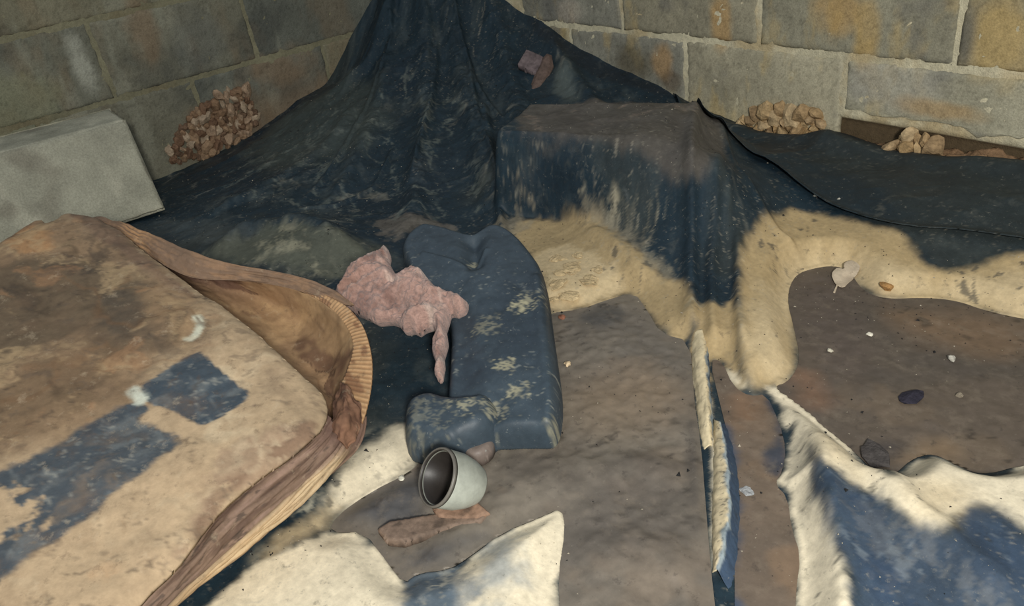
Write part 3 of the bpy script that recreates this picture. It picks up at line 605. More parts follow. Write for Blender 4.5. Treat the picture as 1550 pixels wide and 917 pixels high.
rubble(1, [(1112, 186), (1150, 168), (1190, 162), (1240, 166), (1252, 190), (1245, 206), (1200, 214), (1150, 205)], 110, (.013, .032), RR, 'right', wr, .006)
rubble(1, [(1352, 222), (1380, 198), (1400, 202), (1440, 212), (1400, 236), (1370, 238)], 30, (.012, .028), RR, 'right', wr, .03)
# rough ledge of the footing below the raised right-hand blocks
n, m_ = 260, 36; a = np.linspace(1.5, 2.5, n); tt = np.linspace(0, 1, m_)
A, T = [t.ravel() for t in np.meshgrid(a, tt, indexing='ij')]
prof_y = -.075*T; topz = .045+.02*fbm(A, A*0, 7, 3)+np.maximum(A-1.55, 0)*.06
Zf = topz-.07*sst(.45, 1, T)-.02*T+.012*fbm(A, T*.1, 22, 4, .6)+.008*ridged(A, T*.1, 40, 3)
Yf = .012+prof_y*(1+.3*fbm(A, T, 6, 3))
c = np.repeat(s2l((128, 102, 76))[None], len(A), 0)*(1+.35*fbm(A, T*.1, 30, 5, .65))[:, None]
c = lerpc(c, (176, 140, 104), sst(.2, .7, fbm(A, T*.1, 14, 4, .6, 12.))*.6)
Vt = np.column_stack([A, Yf, Zf]); V2, F2, c2 = close(Vt, grid_faces(n, m_), np.column_stack([A, Yf, Zf*0-.07]), c)
o = link('trim_1', mesh('footing', V2, F2[:, ::-1], c2.clip(.01, .9)), M['stone']); tag(o, kind='structure')

# ------------------------------------------------------------------ plane-based slabs
class Plane:
    def __init__(s, o, n, up=None):
        s.o = np.array(o, float); s.n = np.array(n, float)/np.linalg.norm(n)
        u = np.array([1., 0, 0]) if up is None else np.array(up, float)
        u = u-s.n*(u@s.n); s.u = u/np.linalg.norm(u); s.v = np.cross(s.n, s.u)
    def at(s, px, py, h=0):
        d = ray(px, py); p = CAM+((s.o+s.n*h-CAM)@s.n)/(d@s.n)*d; q = p-s.o; return np.array([q@s.u, q@s.v])
    def pl(s, pts, h=0): return np.array([s.at(x, y, h) for x, y in pts])
    def w(s, P, h): return s.o+P[:, :1]*s.u+P[:, 1:]*s.v+np.asarray(h)[:, None]*s.n
    @staticmethod
    def three(a, b, c):
        n = np.cross(b-a, c-a); n = n if n[2] > 0 else -n; return Plane(a, n)
def slab(name, pl, outline, step, top, bot, paint, m, parent=None, sm=1, smooth=True, h0=0):
    poly = pl.pl(outline, h0)
    if sm: poly = smooth_poly(poly, sm)
    P, Fq, s = clip_patch(poly, None, step, None)
    ht = top(P, s); hb = bot(P, s); c = paint(P, s)
    V2, F2, c2 = close(pl.w(P, ht), Fq, pl.w(P, hb), c)
    off = np.array(parent.location) if parent else 0
    return link(name, mesh(name, V2-off, F2, c2, smooth), m, parent)
def spots(P, pl, c, lays, h0=0):
    x, y = P.T
    for col, poly, soft, wob, ns, op in lays:
        s = sdf(P, smooth_poly(pl.pl(poly, h0), 1), pad=.12); m = s < 1; a = np.zeros(len(P))
        a[m] = sst(soft, -soft, s[m]+wob*fbm(x[m], y[m], ns, 5, .6, ns*.7)*.8)*op; c = lerpc(c, col, a)
    return c

# ---- cardboard box, wet and collapsed
P1, P2, P3 = az(490, 600, .125), az(110, 320, .235), az(0, 900, .135)
TOPP = Plane.three(P1, P2, P3)
box = empty('cardboard_box', (1.45, -1.4, 0.0))
tag(box, 'big soggy collapsed cardboard box with a dark patch on its top, in the left foreground', 'box')
CARD = (180, 157, 126)
toplay = [
 ((136, 112, 86), [(-200, 340), (60, 325), (160, 330), (260, 420), (330, 480), (300, 520), (240, 560), (180, 620), (60, 680), (-200, 760)], .03, .03, 14, .85),
 ((96, 84, 68), [(-50, 420), (60, 400), (170, 380), (220, 420), (240, 480), (200, 520), (100, 500), (0, 560), (-100, 600)], .03, .05, 16, .8),
 ((78, 72, 64), [(150, 440), (220, 430), (250, 480), (230, 520), (160, 500)], .015, .04, 30, .6),
 ((100, 82, 62), [(-60, 600), (60, 540), (160, 520), (200, 560), (120, 620), (0, 660)], .02, .04, 30, .5),
 ((184, 140, 96), [(20, 350), (70, 345), (90, 370), (50, 390), (10, 380)], .01, .02, 30, .7),
 ((170, 140, 104), [(200, 420), (270, 430), (300, 470), (280, 520), (230, 520), (220, 470)], .02, .03, 30, .5),
 ((118, 96, 80), [(100, 318), (160, 325), (230, 395), (300, 440), (280, 445), (200, 395), (130, 350)], .008, .01, 30, .8),
 ((66, 76, 84), [(205, 588), (250, 558), (300, 530), (312, 540), (345, 570), (384, 597), (345, 622), (308, 642), (285, 632), (260, 618), (225, 610)], .0015, .0025, 60, 1.),
 ((66, 76, 84), [(-80, 780), (0, 712), (60, 688), (100, 660), (150, 628), (200, 602), (228, 614), (208, 632), (240, 645), (278, 662), (240, 695), (190, 735), (140, 775), (60, 835), (0, 880), (-80, 940)], .004, .006, 70, .97),
 (CARD, [(-60, 775), (0, 745), (40, 742), (68, 750), (60, 790), (20, 815), (-60, 840)], .006, .03, 60, 1.),
 (CARD, [(215, 625), (245, 612), (270, 640), (265, 655), (235, 645)], .002, .008, 60, .9),
 ((214, 218, 200), [(190, 590), (205, 580), (222, 596), (215, 612), (198, 606)], .004, .006, 70, .9),
 ((222, 222, 198), [(276, 512), (290, 508), (296, 490), (290, 478), (306, 474), (314, 490), (302, 512), (284, 520)], .003, .004, 70, .9),
 ((130, 112, 92), [(400, 560), (440, 580), (480, 620), (470, 660), (430, 620)], .02, .04, 40, .5),
 ((150, 126, 104), [(320, 690), (380, 660), (480, 640), (480, 680), (400, 720), (330, 740), (290, 800), (270, 840), (310, 760)], .008, .02, 40, .7),
 ((116, 92, 74), [(480, 630), (470, 660), (420, 690), (360, 730), (320, 780), (290, 820), (320, 750), (380, 700)], .006, .015, 50, .7),
 ((190, 148, 108), [(150, 860), (180, 840), (170, 870)], .01, .02, 40, .4),
]
def ptop(P, s):
    x, y = P.T; c = np.repeat(s2l(CARD)[None], len(P), 0)
    c = c*(1+.10*fbm(x, y, 8, 5, .6)+.06*fbm(x, y, 60, 4, .6))[:, None]
    c = spots(P, TOPP, c, toplay)
    c = lerpc(c, (120, 92, 64), sst(.78, .95, ridged(x, y, 8, 3, 8.))*.35*sst(-.2, .4, fbm(x, y, 5, 2)))
    sm = np.zeros(len(P)); q_ = sdf(P, TOPP.pl([(-200, 340), (60, 325), (160, 330), (260, 420), (320, 480), (300, 520), (220, 570), (140, 640), (60, 680), (-200, 760)]), pad=.2); sm = sst(.03, -.05, q_)
    wx = x+.03*fbm(x, y, 14, 3, .6, 2.); wy = y+.03*fbm(x, y, 14, 3, .6, 7.)
    c = lerpc(c, (72, 60, 48), sm*sst(.35, .85, ridged(wx*.5, wy*1.3, 14, 5, 3.))*.6)
    c = lerpc(c, (66, 60, 54), sm*sst(.1, .6, fbm(wx*.6, wy*1.3, 13, 5, .7, 41.))*.65)
    c = lerpc(c, (186, 160, 122), sm*sst(.1, .55, fbm(wx, wy, 17, 5, .7, 31.))*.55)
    c = lerpc(c, (160, 122, 88), sm*sst(.3, .6, fbm(wx, wy, 12, 5, .7, 21.))*.5)
    fb = fbm(wx, wy, 5, 3, .5, 13.); c = lerpc(c, (120, 92, 66), np.exp(-(fb-.1)**2/.0006)*.5*sst(.06, -.02, q_))
    c = lerpc(c, (150, 128, 102), (1-sm)*sst(.1, .8, fbm(wx, wy, 9, 6, .7, 51.))*.5); c = lerpc(c, (206, 188, 156), (1-sm)*sst(.2, .8, fbm(wx, wy, 11, 5, .7, 61.))*.5*(c[:, 0] > .25))
    c = lerpc(c, (96, 84, 72), sst(.45, .8, fbm(wx, wy, 60, 4, .7, 71.))*.45*(c[:, 0] > .14))
    d = c[:, 0] < .12
    d = (c[:, 2] > c[:, 0]*1.05)
    c = np.where(d[:, None], lerpc(lerpc(c, (126, 130, 128), sst(.2, .7, ridged(wx, wy, 30, 4, 9.))*.4), (190, 186, 170), sst(.5, .8, fbm(x, y, 140, 3, .7))*.25), c)
    c = lerpc(c, (70, 60, 52), sst(.6, .85, fbm(x, y, 80, 3, .6, 55.))*.5*sst(0, .5, fbm(x, y, 9, 2, .5, 17.)))
    return np.column_stack([c.clip(.01, .9), np.zeros(len(P))])
edgeR = [(110, 318), (160, 330), (225, 378), (290, 424), (330, 450), (400, 512), (460, 565), (484, 585), (494, 602), (492, 625), (478, 648), (440, 680), (400, 708), (350, 745), (318, 775), (280, 835), (235, 875), (170, 940), (120, 1010)]
out_top = [(-300, 520), (-150, 440), (0, 362), (25, 343), (58, 326), (68, 333), (80, 329), (92, 320)]+edgeR+[(-300, 1150)]
def htop(P, s):
    x, y = P.T
    return .006*fbm(x, y, 4.5, 3, .5, 2.)+.0022*fbm(x, y, 22, 4, .55)+.002*ridged(x, y, 8, 3, 8.)-.010*np.exp(s/.010)+.0015*(ridged(x*.4, y, 30, 3)-.4)
tp_h = lambda P, s: htop(P, s)
slab('top_panel', TOPP, out_top, .0032, tp_h, lambda P, s: htop(P, s)-.0045, ptop, M['card'], box, 1)

# lofted cardboard: rows of pixel points with a height
def p_inner(u, v):
    c = np.repeat(s2l((156, 126, 94))[None], len(u), 0)
    c = c*(1+.15*fbm(u*3, v, 3, 4))[:, None]
    st = fbm(u*2.6, v, 2.2, 3, .5, 3.)
    c = lerpc(c, (92, 66, 52), sst(.05, .25, st)*.75)
    c = lerpc(c, (70, 48, 38), np.exp(-(st-.12)**2/.0006)*.85)
    c = lerpc(c, (190, 158, 116), sst(.0, .5, fbm(u*3, v*1.5, 2, 4, .6, 23.))*.5); c = lerpc(c, (74, 54, 44), sst(.72, .95, ridged(u*2.4, v, 1.6, 3, 13.))*.6)
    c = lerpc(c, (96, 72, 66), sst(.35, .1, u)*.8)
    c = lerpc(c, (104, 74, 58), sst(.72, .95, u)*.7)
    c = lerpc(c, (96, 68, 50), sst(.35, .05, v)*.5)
    return np.column_stack([c.clip(.01, .9), u*0])
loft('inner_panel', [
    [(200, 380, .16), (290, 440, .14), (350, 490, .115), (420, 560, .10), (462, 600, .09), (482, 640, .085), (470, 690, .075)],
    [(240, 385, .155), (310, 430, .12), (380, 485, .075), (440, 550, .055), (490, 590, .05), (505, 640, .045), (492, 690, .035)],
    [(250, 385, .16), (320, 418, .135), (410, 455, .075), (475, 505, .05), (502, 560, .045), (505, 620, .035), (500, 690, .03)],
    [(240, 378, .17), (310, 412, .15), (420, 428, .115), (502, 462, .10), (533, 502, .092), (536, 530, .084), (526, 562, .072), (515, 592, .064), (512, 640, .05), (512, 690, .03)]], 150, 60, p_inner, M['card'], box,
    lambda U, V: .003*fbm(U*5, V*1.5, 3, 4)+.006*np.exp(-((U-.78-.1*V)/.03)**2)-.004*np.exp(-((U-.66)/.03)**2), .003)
def p_corr(u, v):
    c = np.repeat(s2l((188, 152, 112))[None], len(u), 0)*(1+.12*fbm(u*6, v, 4, 3))[:, None]
    c = lerpc(c, (134, 98, 66), (.5-.5*np.cos(u*2*math.pi*46+v*9))*.6*sst(.3, .5, u))
    c = lerpc(c, (116, 80, 58), sst(.1, .5, fbm(u*3, v*.6, 4, 3, .5, 6.))*.7)
    return np.column_stack([c.clip(.01, .9), u*0])
loft('corrugated_edge', [
    [(440, 432, .112), (500, 462, .101), (530, 500, .092), (536, 528, .083), (525, 562, .073), (512, 588, .066), (510, 612, .06)],
    [(440, 424, .112), (512, 452, .106), (548, 485, .098), (563, 535, .085), (563, 580, .07), (556, 615, .062), (548, 640, .055)]], 330, 16, p_corr, M['card'], box,
    lambda U, V: .0005*np.cos(U*2*math.pi*46+V*9)+.0015*np.sin(V*math.pi), .003)
loft('rim_fold', [
    [(130, 345, .195), (190, 365, .185), (250, 402, .17), (292, 424, .155), (370, 424, .130), (445, 436, .112), (515, 464, .10)],
    [(125, 328, .205), (175, 342, .20), (240, 378, .188), (305, 408, .165), (380, 415, .137), (455, 428, .118), (520, 460, .102)],
    [(130, 326, .20), (180, 334, .200), (236, 356, .195), (300, 385, .18), (360, 402, .155), (430, 412, .132), (500, 432, .112), (536, 462, .10)]], 200, 18,
    lambda u, v: np.column_stack([lerpc(np.repeat(s2l((126, 104, 86))[None], len(u), 0), (208, 160, 112), (np.exp(-((u-.27)/.10)**2)*(.5+.5*np.cos(v*34+fbm(u*8, v, 2)*3))*.8+.15*sst(.1, .6, fbm(u*9, v*2, 3, 3)))).clip(.01, .9), u*0]),
    M['card'], box, lambda U, V: .003*fbm(U*8, V*2, 2, 3)+.001*np.cos(V*34), .003)
def p_front(u, v):
    c = np.repeat(s2l((130, 108, 92))[None], len(u), 0)*(1+.2*fbm(u*2, v*4, 3, 4))[:, None]
    n = fbm(u*2.2, v*7, 2.0, 4, .6, 8.)
    c = lerpc(c, (86, 66, 56), sst(.1, .5, n)*.7); c = lerpc(c, (156, 130, 116), sst(.1, .6, -n)*.5)
    vv = v+.03*fbm(u*3, u*0, 1)
    b = sst(.52, .60, vv)*sst(.90, .84, vv)*sst(.06, .22, u); lines = .5+.5*np.cos(vv*2*math.pi*17)
    c = lerpc(c, (214, 190, 152), b*.9); c = lerpc(c, (170, 132, 92), b*lines*.5)
    c = lerpc(c, (108, 84, 74), sst(.18, .04, u)*.8)
    c = lerpc(c, (60, 54, 50), sst(.5, .75, fbm(u*4, v*4, 5, 3, .6, 28.))*.6*(1-b))
    return np.column_stack([c.clip(.01, .9), u*0])
loft('side_panel', [
    [(484, 610, .100), (466, 645, .100), (390, 698, .100), (340, 737, .100), (302, 777, .100), (266, 830, .100), (220, 872, .100), (98, 997, .100)],
    [(508, 640, .080), (490, 672, .082), (420, 730, .082), (350, 790, .088), (300, 850, .09), (240, 910, .09), (130, 1025, .09)],
    [(535, 640, .055), (515, 690, .05), (450, 755, .045), (370, 830, .045), (300, 880, .045), (230, 945, .045), (150, 1040, .045)],
    [(552, 630, .045), (546, 670, .025), (520, 700, .018), (450, 765, .012), (380, 825, .010), (300, 893, .010), (250, 930, .010), (170, 1050, .010)]], 240, 90, p_front, M['card'], box,
    lambda U, V: .004*fbm(U*3, V*6, 1.5, 4, .55)+.003*(ridged(U*1.5, V*6, 1.5, 3)-.4)+.0012*np.cos(V*2*math.pi*17)*sst(.5, .6, V)*sst(.92, .84, V), .004)
def flap(u, v):
    c = np.repeat(s2l((124, 92, 72))[None], len(u), 0)*(1+.3*fbm(u*3, v*3, 2, 4))[:, None]
    return np.column_stack([lerpc(c, (80, 56, 46), sst(.0, .5, fbm(u*2, v*2, 2, 3, .5, 9.))*.7).clip(.01, .9), u*0])
loft('crumpled_flap', [
    [(512, 578, .075), (505, 610, .078), (498, 650, .074)],
    [(528, 585, .085), (522, 620, .09), (512, 660, .075)],
    [(544, 610, .072), (552, 640, .06), (528, 680, .05)]], 40, 30, flap, M['card'], box, lambda U, V: .004*fbm(U*3, V*3, 1.5, 3), .003)

# ---- black plastic canister lying flat
cz = az(740, 500, .03)
CP_ = Plane(cz, (.12, -.10, 1))
can = empty('plastic_canister', (cz[0], cz[1], .0)); tag(can, 'flattened black plastic canister with two humped shoulders, lying behind the short pipe piece', 'canister')
def ink(P): x, y = P.T; return x, y
def p_can(P, s):
    x, y = P.T; c = np.repeat(s2l((58, 70, 79))[None], len(P), 0)*(1+.12*fbm(x, y, 10, 4))[:, None]
    c = lerpc(c, (40, 50, 60), sst(0, .6, fbm(x, y, 7, 3, .5, 3.))*.5)
    for (px, py, rr, op) in [(785, 465, .012, .8), (765, 555, .010, .7), (782, 597, .012, .7), (735, 495, .016, .35), (800, 455, .014, .5), (745, 620, .014, .5), (712, 395, .008, .5), (640, 640, .026, .22), (700, 625, .012, .6), (835, 640, .01, .5)]:
        q = CP_.at(px, py, .04); d = np.hypot(x-q[0], y-q[1])/rr
        c = lerpc(c, (176, 170, 140), sst(1.0, .1, d+2.0*fbm(x, y, 150, 4, .8, px))*op)
    c = lerpc(c, (150, 152, 142), sst(.55, .85, fbm(x, y, 170, 3, .7, 8.))*sst(-.3, .4, fbm(x, y, 12, 3))*.6)
    return np.column_stack([c.clip(.01, .9), x*0])
def dome(T, wd): return lambda s: T*np.sqrt(1-(1-np.clip(-s/wd, 0, 1))**2+1e-6)
bodyo = [(607, 388), (612, 370), (625, 356), (642, 346), (660, 348), (690, 356), (716, 364), (727, 358), (738, 350), (752, 348), (768, 351), (788, 366), (808, 390), (822, 410), (830, 440), (836, 490), (844, 545), (850, 590), (850, 625), (844, 655), (832, 663), (800, 662), (750, 664), (712, 668), (685, 660), (676, 620), (680, 560), (682, 510), (676, 480), (650, 455), (622, 425)]
def h_body(P, s):
    x, y = P.T; h = dome(.040, .013)(s)+.005*sst(-.02, -.06, s)
    for a, b, k, wd in [((716, 364), (718, 400), -.016, .014), ((690, 430), (700, 640), -.006, .02), ((812, 420), (832, 640), .004, .008), ((640, 385), (705, 405), .004, .004), ((735, 380), (718, 404), .004, .004), ((730, 660), (760, 600), -.006, .015)]:
        A, B = CP_.at(*a, .04), CP_.at(*b, .04); d, _, t = seg_dist(P, A, B); h = h+k*np.exp(-(d/wd)**2)*sst(0, -.01, s)
    for (px, py) in [(787, 435), (800, 553), (757, 470), (720, 560)]:
        q = CP_.at(px, py, .04); h = h-.003*np.exp(-((x-q[0])**2+(y-q[1])**2)/.008**2)
    return np.maximum(h+(.0018*fbm(x, y, 12, 3)+.0008*fbm(x, y, 60, 3))*sst(0, -.015, s), .001)
slab('body', CP_, bodyo, .0028, h_body, lambda P, s: -dome(.012, .02)(s), p_can, M['plastic'], can, 1, h0=.02)
necko = [(611, 672), (609, 640), (612, 618), (630, 604), (652, 598), (684, 604), (712, 606), (742, 600), (762, 625), (755, 650), (735, 666), (708, 676), (690, 686), (665, 686), (635, 680)]
slab('neck', CP_, necko, .0025, lambda P, s: np.maximum(dome(.052, .022)(s)+.002*fbm(P[:, 0], P[:, 1], 30, 4)*sst(0, -.01, s)+.002, .001), lambda P, s: -dome(.015, .02)(s), p_can, M['plastic'], can, 1, h0=.03)
ringp = Plane(az(720, 672, .006), (0, 0, 1))
slab('base_tab', ringp, [(690, 672), (720, 660), (748, 660), (748, 678), (735, 692), (715, 697), (700, 690)], .0025, lambda P, s: dome(.010, .008)(s), lambda P, s: s*0-.012,
     lambda P, s: np.column_stack([np.repeat(s2l((116, 104, 96))[None], len(P), 0), s*0]), M['plastic'], can, 1)

# ---- short plastic pipe
pc = az(690, 728, .034)
a_dir = Rt*.72+Fw*.58-Up*.30; a_dir /= np.linalg.norm(a_dir)
pe = empty('pipe_fitting', pc-np.array([0, 0, .034])); tag(pe, 'short pale grey plastic pipe with a dark open mouth, in front of the canister', 'pipe')
def tube(name, r0, r1, l0, l1, t0, col0, col1, parent, segs=72, ext=None):
    up = np.array([0, 0, 1.]); up -= a_dir*(up@a_dir); up /= np.linalg.norm(up); sd = np.cross(a_dir, up)
    prof = [(l0, r0-t0), (l0-.001, r0-t0*.5), (l0, r0), (l0+.003, r0+.0006), (l0+(l1-l0)*.45, r0), (l0+(l1-l0)*.75, r0*.55+r1*.45), (l1-.002, r1), (l1, r1-.001), (l1, r1-t0), ((l0+l1)/2, (r0+r1)/2-t0)]
    if ext == 'flare': prof = [(l0, r0-t0), (l0-.0015, r0-t0*.5), (l0, r0+.001), (l0+.005, r0+.001), (l0+.0065, r1), (l1, r1), (l1, r1-t0), (l0+.004, r1-t0)]
    th = np.linspace(0, 2*math.pi, segs, endpoint=False); V = []; c = []
    for k, (l, rr) in enumerate(prof):
        for q in th:
            d = up*math.cos(q)+sd*math.sin(q); wob = 1+.012*math.sin(3*q+1)
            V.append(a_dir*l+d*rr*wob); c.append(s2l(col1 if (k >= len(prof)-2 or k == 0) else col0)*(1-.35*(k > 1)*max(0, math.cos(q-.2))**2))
    n = len(prof); Fc = []
    for k in range(n):
        for j in range(segs): a = k*segs+j; b = k*segs+(j+1) % segs; a2 = ((k+1) % n)*segs+j; b2 = ((k+1) % n)*segs+(j+1) % segs; Fc.append([a, b, b2, a2])
    return link(name, mesh(name, np.array(V)+np.array([0, 0, .034]), Fc, np.array(c)), M['pipe'], parent)
tube('pipe_wall', .0325, .0235, -.024, .028, .0035, (172, 176, 164), (40, 36, 33), pe)
tube('rim', .0335, .0330, -.028, -.022, .003, (112, 108, 100), (44, 40, 36), pe)
# inside of the pipe: silt and mouth shade painted as one near-black colour
# ---- brown flat scraps
def scrap(name, outline, z, th, col, label, cat, tilt=(0, 0, 1), rough=.0007, m='rust'):
    pl = Plane(az(np.mean([p[0] for p in outline]), np.mean([p[1] for p in outline]), z), tilt)
    def pt(P, s):
        x, y = P.T; c = np.repeat(s2l(col)[None], len(P), 0)*(1+.22*fbm(x, y, 18, 4, .6))[:, None]
        return np.column_stack([lerpc(c, (60, 52, 46), sst(.4, .75, fbm(x, y, 60, 3, .6, 3.))*.6).clip(.01, .9), s*0])
    o = slab(name, pl, outline, .0022, lambda P, s: th*sst(.0005, -.0012, s)+rough*fbm(P[:, 0], P[:, 1], 30, 4), lambda P, s: s*0-.008, pt, M[m], None, 0)
    tag(o, label, cat); return o
scrap('brick_fragment', [(572, 803), (590, 792), (650, 782), (700, 775), (738, 783), (728, 794), (690, 798), (650, 810), (612, 823), (586, 820)], -.004, .0045, (124, 106, 92), 'long flat reddish brown fragment lying in mud below the pipe piece', 'fragment')
scrap('brick_fragment', [(655, 772), (675, 758), (718, 757), (742, 778), (724, 788), (690, 788), (664, 786)], -.001, .006, (146, 118, 98), 'small reddish brown chip wedged right under the pipe piece', 'fragment', tilt=(.1, -.1, 1))
# ---- rusty bent bracket up on the sheet
bp_ = hit(815, 110); br = empty('bracket', bp_); tag(br, 'small rusty brown L-shaped bracket lying high on the black sheet', 'bracket')
BN = (CAM-bp_)/np.linalg.norm(CAM-bp_)*.6+np.array([0, 0, .55])
BP = Plane(bp_+np.array([0, 0, .014]), BN)
def pbr(col): return lambda P, s: np.column_stack([(np.repeat(s2l(col)[None], len(P), 0)*(1+.3*fbm(P[:, 0], P[:, 1], 60, 4))[:, None]).clip(.01, .9), s*0])
slab('arm', BP, [(797, 77), (810, 82), (822, 88), (818, 100), (811, 113), (797, 106), (784, 99)], .002, lambda P, s: s*0+.006, lambda P, s: s*0-.02, pbr((108, 96, 96)), M['rust'], br, 0)
slab('arm', BP, [(820, 90), (828, 82), (835, 84), (838, 100), (828, 124), (818, 149), (809, 145), (800, 139), (810, 112)], .002, lambda P, s: .008*sst(0, -.01, s)+.002, lambda P, s: s*0-.022, pbr((100, 84, 76)), M['rust'], br, 0)

# ---- loose concrete block by the left wall
lb = empty('concrete_block', (.36, -1.3, 0)); 
tag(lb, 'loose pale grey concrete block standing in front of the left wall, behind the box', 'concrete block')
TRc = az(190, 180, .215); BRc = az(254, 320, .005); BRc[0] = (BRc[0]+TRc[0])/2+.03
fu = np.array([0., -1, 0]); fv = (TRc-BRc); hgt_ = np.linalg.norm(fv); fv /= hgt_; fu = fu-fv*(fu@fv); fu /= np.linalg.norm(fu); fn = np.cross(fu, fv); fn = fn if fn[0] > 0 else -fn
def blockface(o0, du, dv, nrm, lu, lv, seed, top=False):
    nu, nv = max(int(lu/.005), 4), max(int(lv/.005), 4); a = np.linspace(0, lu, nu); b = np.linspace(0, lv, nv); A, B = [t.ravel() for t in np.meshgrid(a, b, indexing='ij')]
    e = np.minimum(np.minimum(A, lu-A), np.minimum(B, lv-B)); h = -.006*sst(.008, 0, e)**2+.0016*fbm(A, B, 30, 4, .6, seed)
    W = o0+A[:, None]*du+B[:, None]*dv+h[:, None]*nrm
    c = np.repeat(s2l((158, 156, 138))[None], len(A), 0)*(1+.22*fbm(A, B, 14, 5, .6, seed))[:, None]
    c = lerpc(c, (198, 194, 172), sst(.0, .6, fbm(A, B*.6, 9, 4, .6, seed+3))*.6); c = lerpc(c, (116, 108, 94), sst(.2, .8, fbm(A, B, 6, 4, .6, seed+7))*.5)
    f_ = grid_faces(nu, nv)
    if np.cross(du, dv)@nrm < 0: f_ = f_[:, ::-1]
    return W, f_, c
LU_, TK = .41, .16; bk = np.array([-1., 0, 0]); upn = np.array([0, 0, 1.]); Vx, Fx, Cx, k = [], [], [], 0
O = BRc
for args in [(O, fu, fv, fn, LU_, hgt_, 1), (O+fv*hgt_, fu, bk, upn, LU_, TK, 2), (O, fv, bk, -fu, hgt_, TK, 3), (O+fu*LU_, fv, bk, fu, hgt_, TK, 4), (O+bk*TK, fu, fv, -fn, LU_, hgt_, 5), (O, fu, bk, -upn, LU_, TK, 6)]:
    W, f_, c = blockface(*args); Vx.append(W); Fx.append(f_+k); Cx.append(c); k += len(W)
link('block_shell', mesh('block_shell', np.vstack(Vx)-np.array(lb.location), np.vstack(Fx), np.vstack(Cx).clip(.01, .9)), M['block'], lb)

# ---- pink glass wool
ws = Plane(az(600, 460, .085), (.25, -.2, 1))
def p_wool(P, s):
    x, y = P.T; c = np.repeat(s2l((170, 138, 126))[None], len(P), 0)*(1+.15*fbm(x, y, 22, 5, .6))[:, None]
    c = lerpc(c, (112, 84, 76), sst(.0, .7, fbm(x, y, 26, 4, .6, 4.))*.6); c = lerpc(c, (206, 188, 174), sst(.42, .8, ridged(x, y, 20, 3, 3.))*.5)
    q = ws.at(520, 440); c = lerpc(c, (140, 104, 88), sst(.06, .01, np.hypot(x-q[0], y-q[1]))*.5)
    return np.column_stack([c.clip(.01, .9), s*0])
wool_o = [(508, 446), (522, 428), (532, 408), (545, 396), (562, 391), (575, 388), (580, 379), (588, 378), (592, 388), (590, 400), (597, 412), (604, 424), (618, 416), (630, 412), (642, 416), (650, 426), (660, 438), (672, 446), (690, 451), (710, 462), (706, 470), (692, 476), (684, 474), (680, 488), (676, 500), (679, 520), (673, 540), (674, 555), (671, 572), (664, 578), (658, 566), (661, 552), (655, 535), (655, 518), (661, 504), (655, 494), (645, 497), (634, 505), (624, 500), (612, 502), (602, 490), (590, 486), (570, 488), (555, 480), (540, 474), (524, 466)]
slab('glass_wool', ws, wool_o, .0018, lambda P, s: dome(.026, .022)(s)*(1+.35*fbm(P[:, 0], P[:, 1], 18, 3))+(.020*(ridged(P[:, 0], P[:, 1], 16, 4, 3.)-.3)+.008*fbm(P[:, 0], P[:, 1], 40, 4, .7))*sst(0, -.008, s)-.012*np.exp(-((P[:, 0]-ws.at(598, 440)[0])**2+(P[:, 1]-ws.at(598, 440)[1])**2)/.012**2),
     lambda P, s: -dome(.03, .03)(s), p_wool, M['wool'], None, 0)
o = bpy.data.objects['glass_wool']; tag(o, 'torn scrap of pink glass wool insulation hanging between box and canister', 'insulation')

# ------------------------------------------------------------------ small things on the sheet
def place(name, px, py, size, col, label, cat, group=None, sq=.6, seed=0, z=None, mt='stone'):
    p = hit(px, py)
    for poly, zw in ((PUD1, ZW1), (PUD2, ZW2), (PUD3, ZW3)):
        if sdf(p[None, :2], poly, pad=.3)[0] < 0: p = az(px, py, zw)
    V, Fc, n = lump(seed+50, 2); V = V*np.array([size, size*.8, size*sq]); V[:, 2] += size*sq*.55
    c = np.repeat(s2l(col)[None], len(V), 0)*(1+.25*n)[:, None]
    o = link(name, mesh(name, V, Fc, c.clip(.01, .9), False), M[mt]); o.location = p; o.rotation_euler[2] = seed
    tag(o, label, cat, group); return o
PL = ['leftmost tiny white pebble on the lapped edge of the right-hand sheet', 'second from left of the tiny white pebbles on the sheet edge', 'third from left of the tiny white pebbles on the sheet edge',
      'highest-lying tiny white pebble of the row on the sheet edge', 'largest and rightmost white pebble of the tight row on the sheet edge', 'lone white grain just under the lapped sheet edge, right of the row']
G1 = 'white pebbles along the sheet edge'
for i, (px, py, s_) in enumerate([(1234, 297, .0045), (1270, 303, .005), (1280, 306, .004), (1291, 298, .0035), (1302, 305, .0055), (1325, 331, .003)]):
    place('pebble', px, py, s_, (210, 206, 190), PL[i], 'pebble', G1, seed=i)
place('clod', 1380, 602, .018, (48, 46, 56), 'black flat clod lying in the middle of the right puddle', 'clod', sq=.3, seed=11)
place('clod', 1322, 690, .022, (74, 70, 68), 'dark grey clod at the near left shore of the right puddle', 'clod', sq=.25, seed=12)
place('clod', 1342, 437, .013, (170, 130, 82), 'orange brown crumb on the far silt bank of the right puddle', 'clod', sq=.6, seed=13)
place('pebble', 1316, 507, .006, (214, 208, 190), 'white pebble in the upper part of the right puddle', 'pebble', seed=14)
place('pebble', 1440, 545, .0075, (176, 172, 160), 'grey white pebble above the black clod in the right puddle', 'pebble', seed=15)
place('pebble', 1256, 532, .005, (196, 190, 170), 'pale pebble near the left shore of the right puddle', 'pebble', seed=16)
place('pebble', 1452, 600, .006, (130, 120, 104), 'brownish pebble right of the black clod in the puddle', 'pebble', seed=17)
place('pebble', 860, 552, .0065, (206, 184, 150), 'tan pebble lying just right of the canister', 'pebble', seed=18)
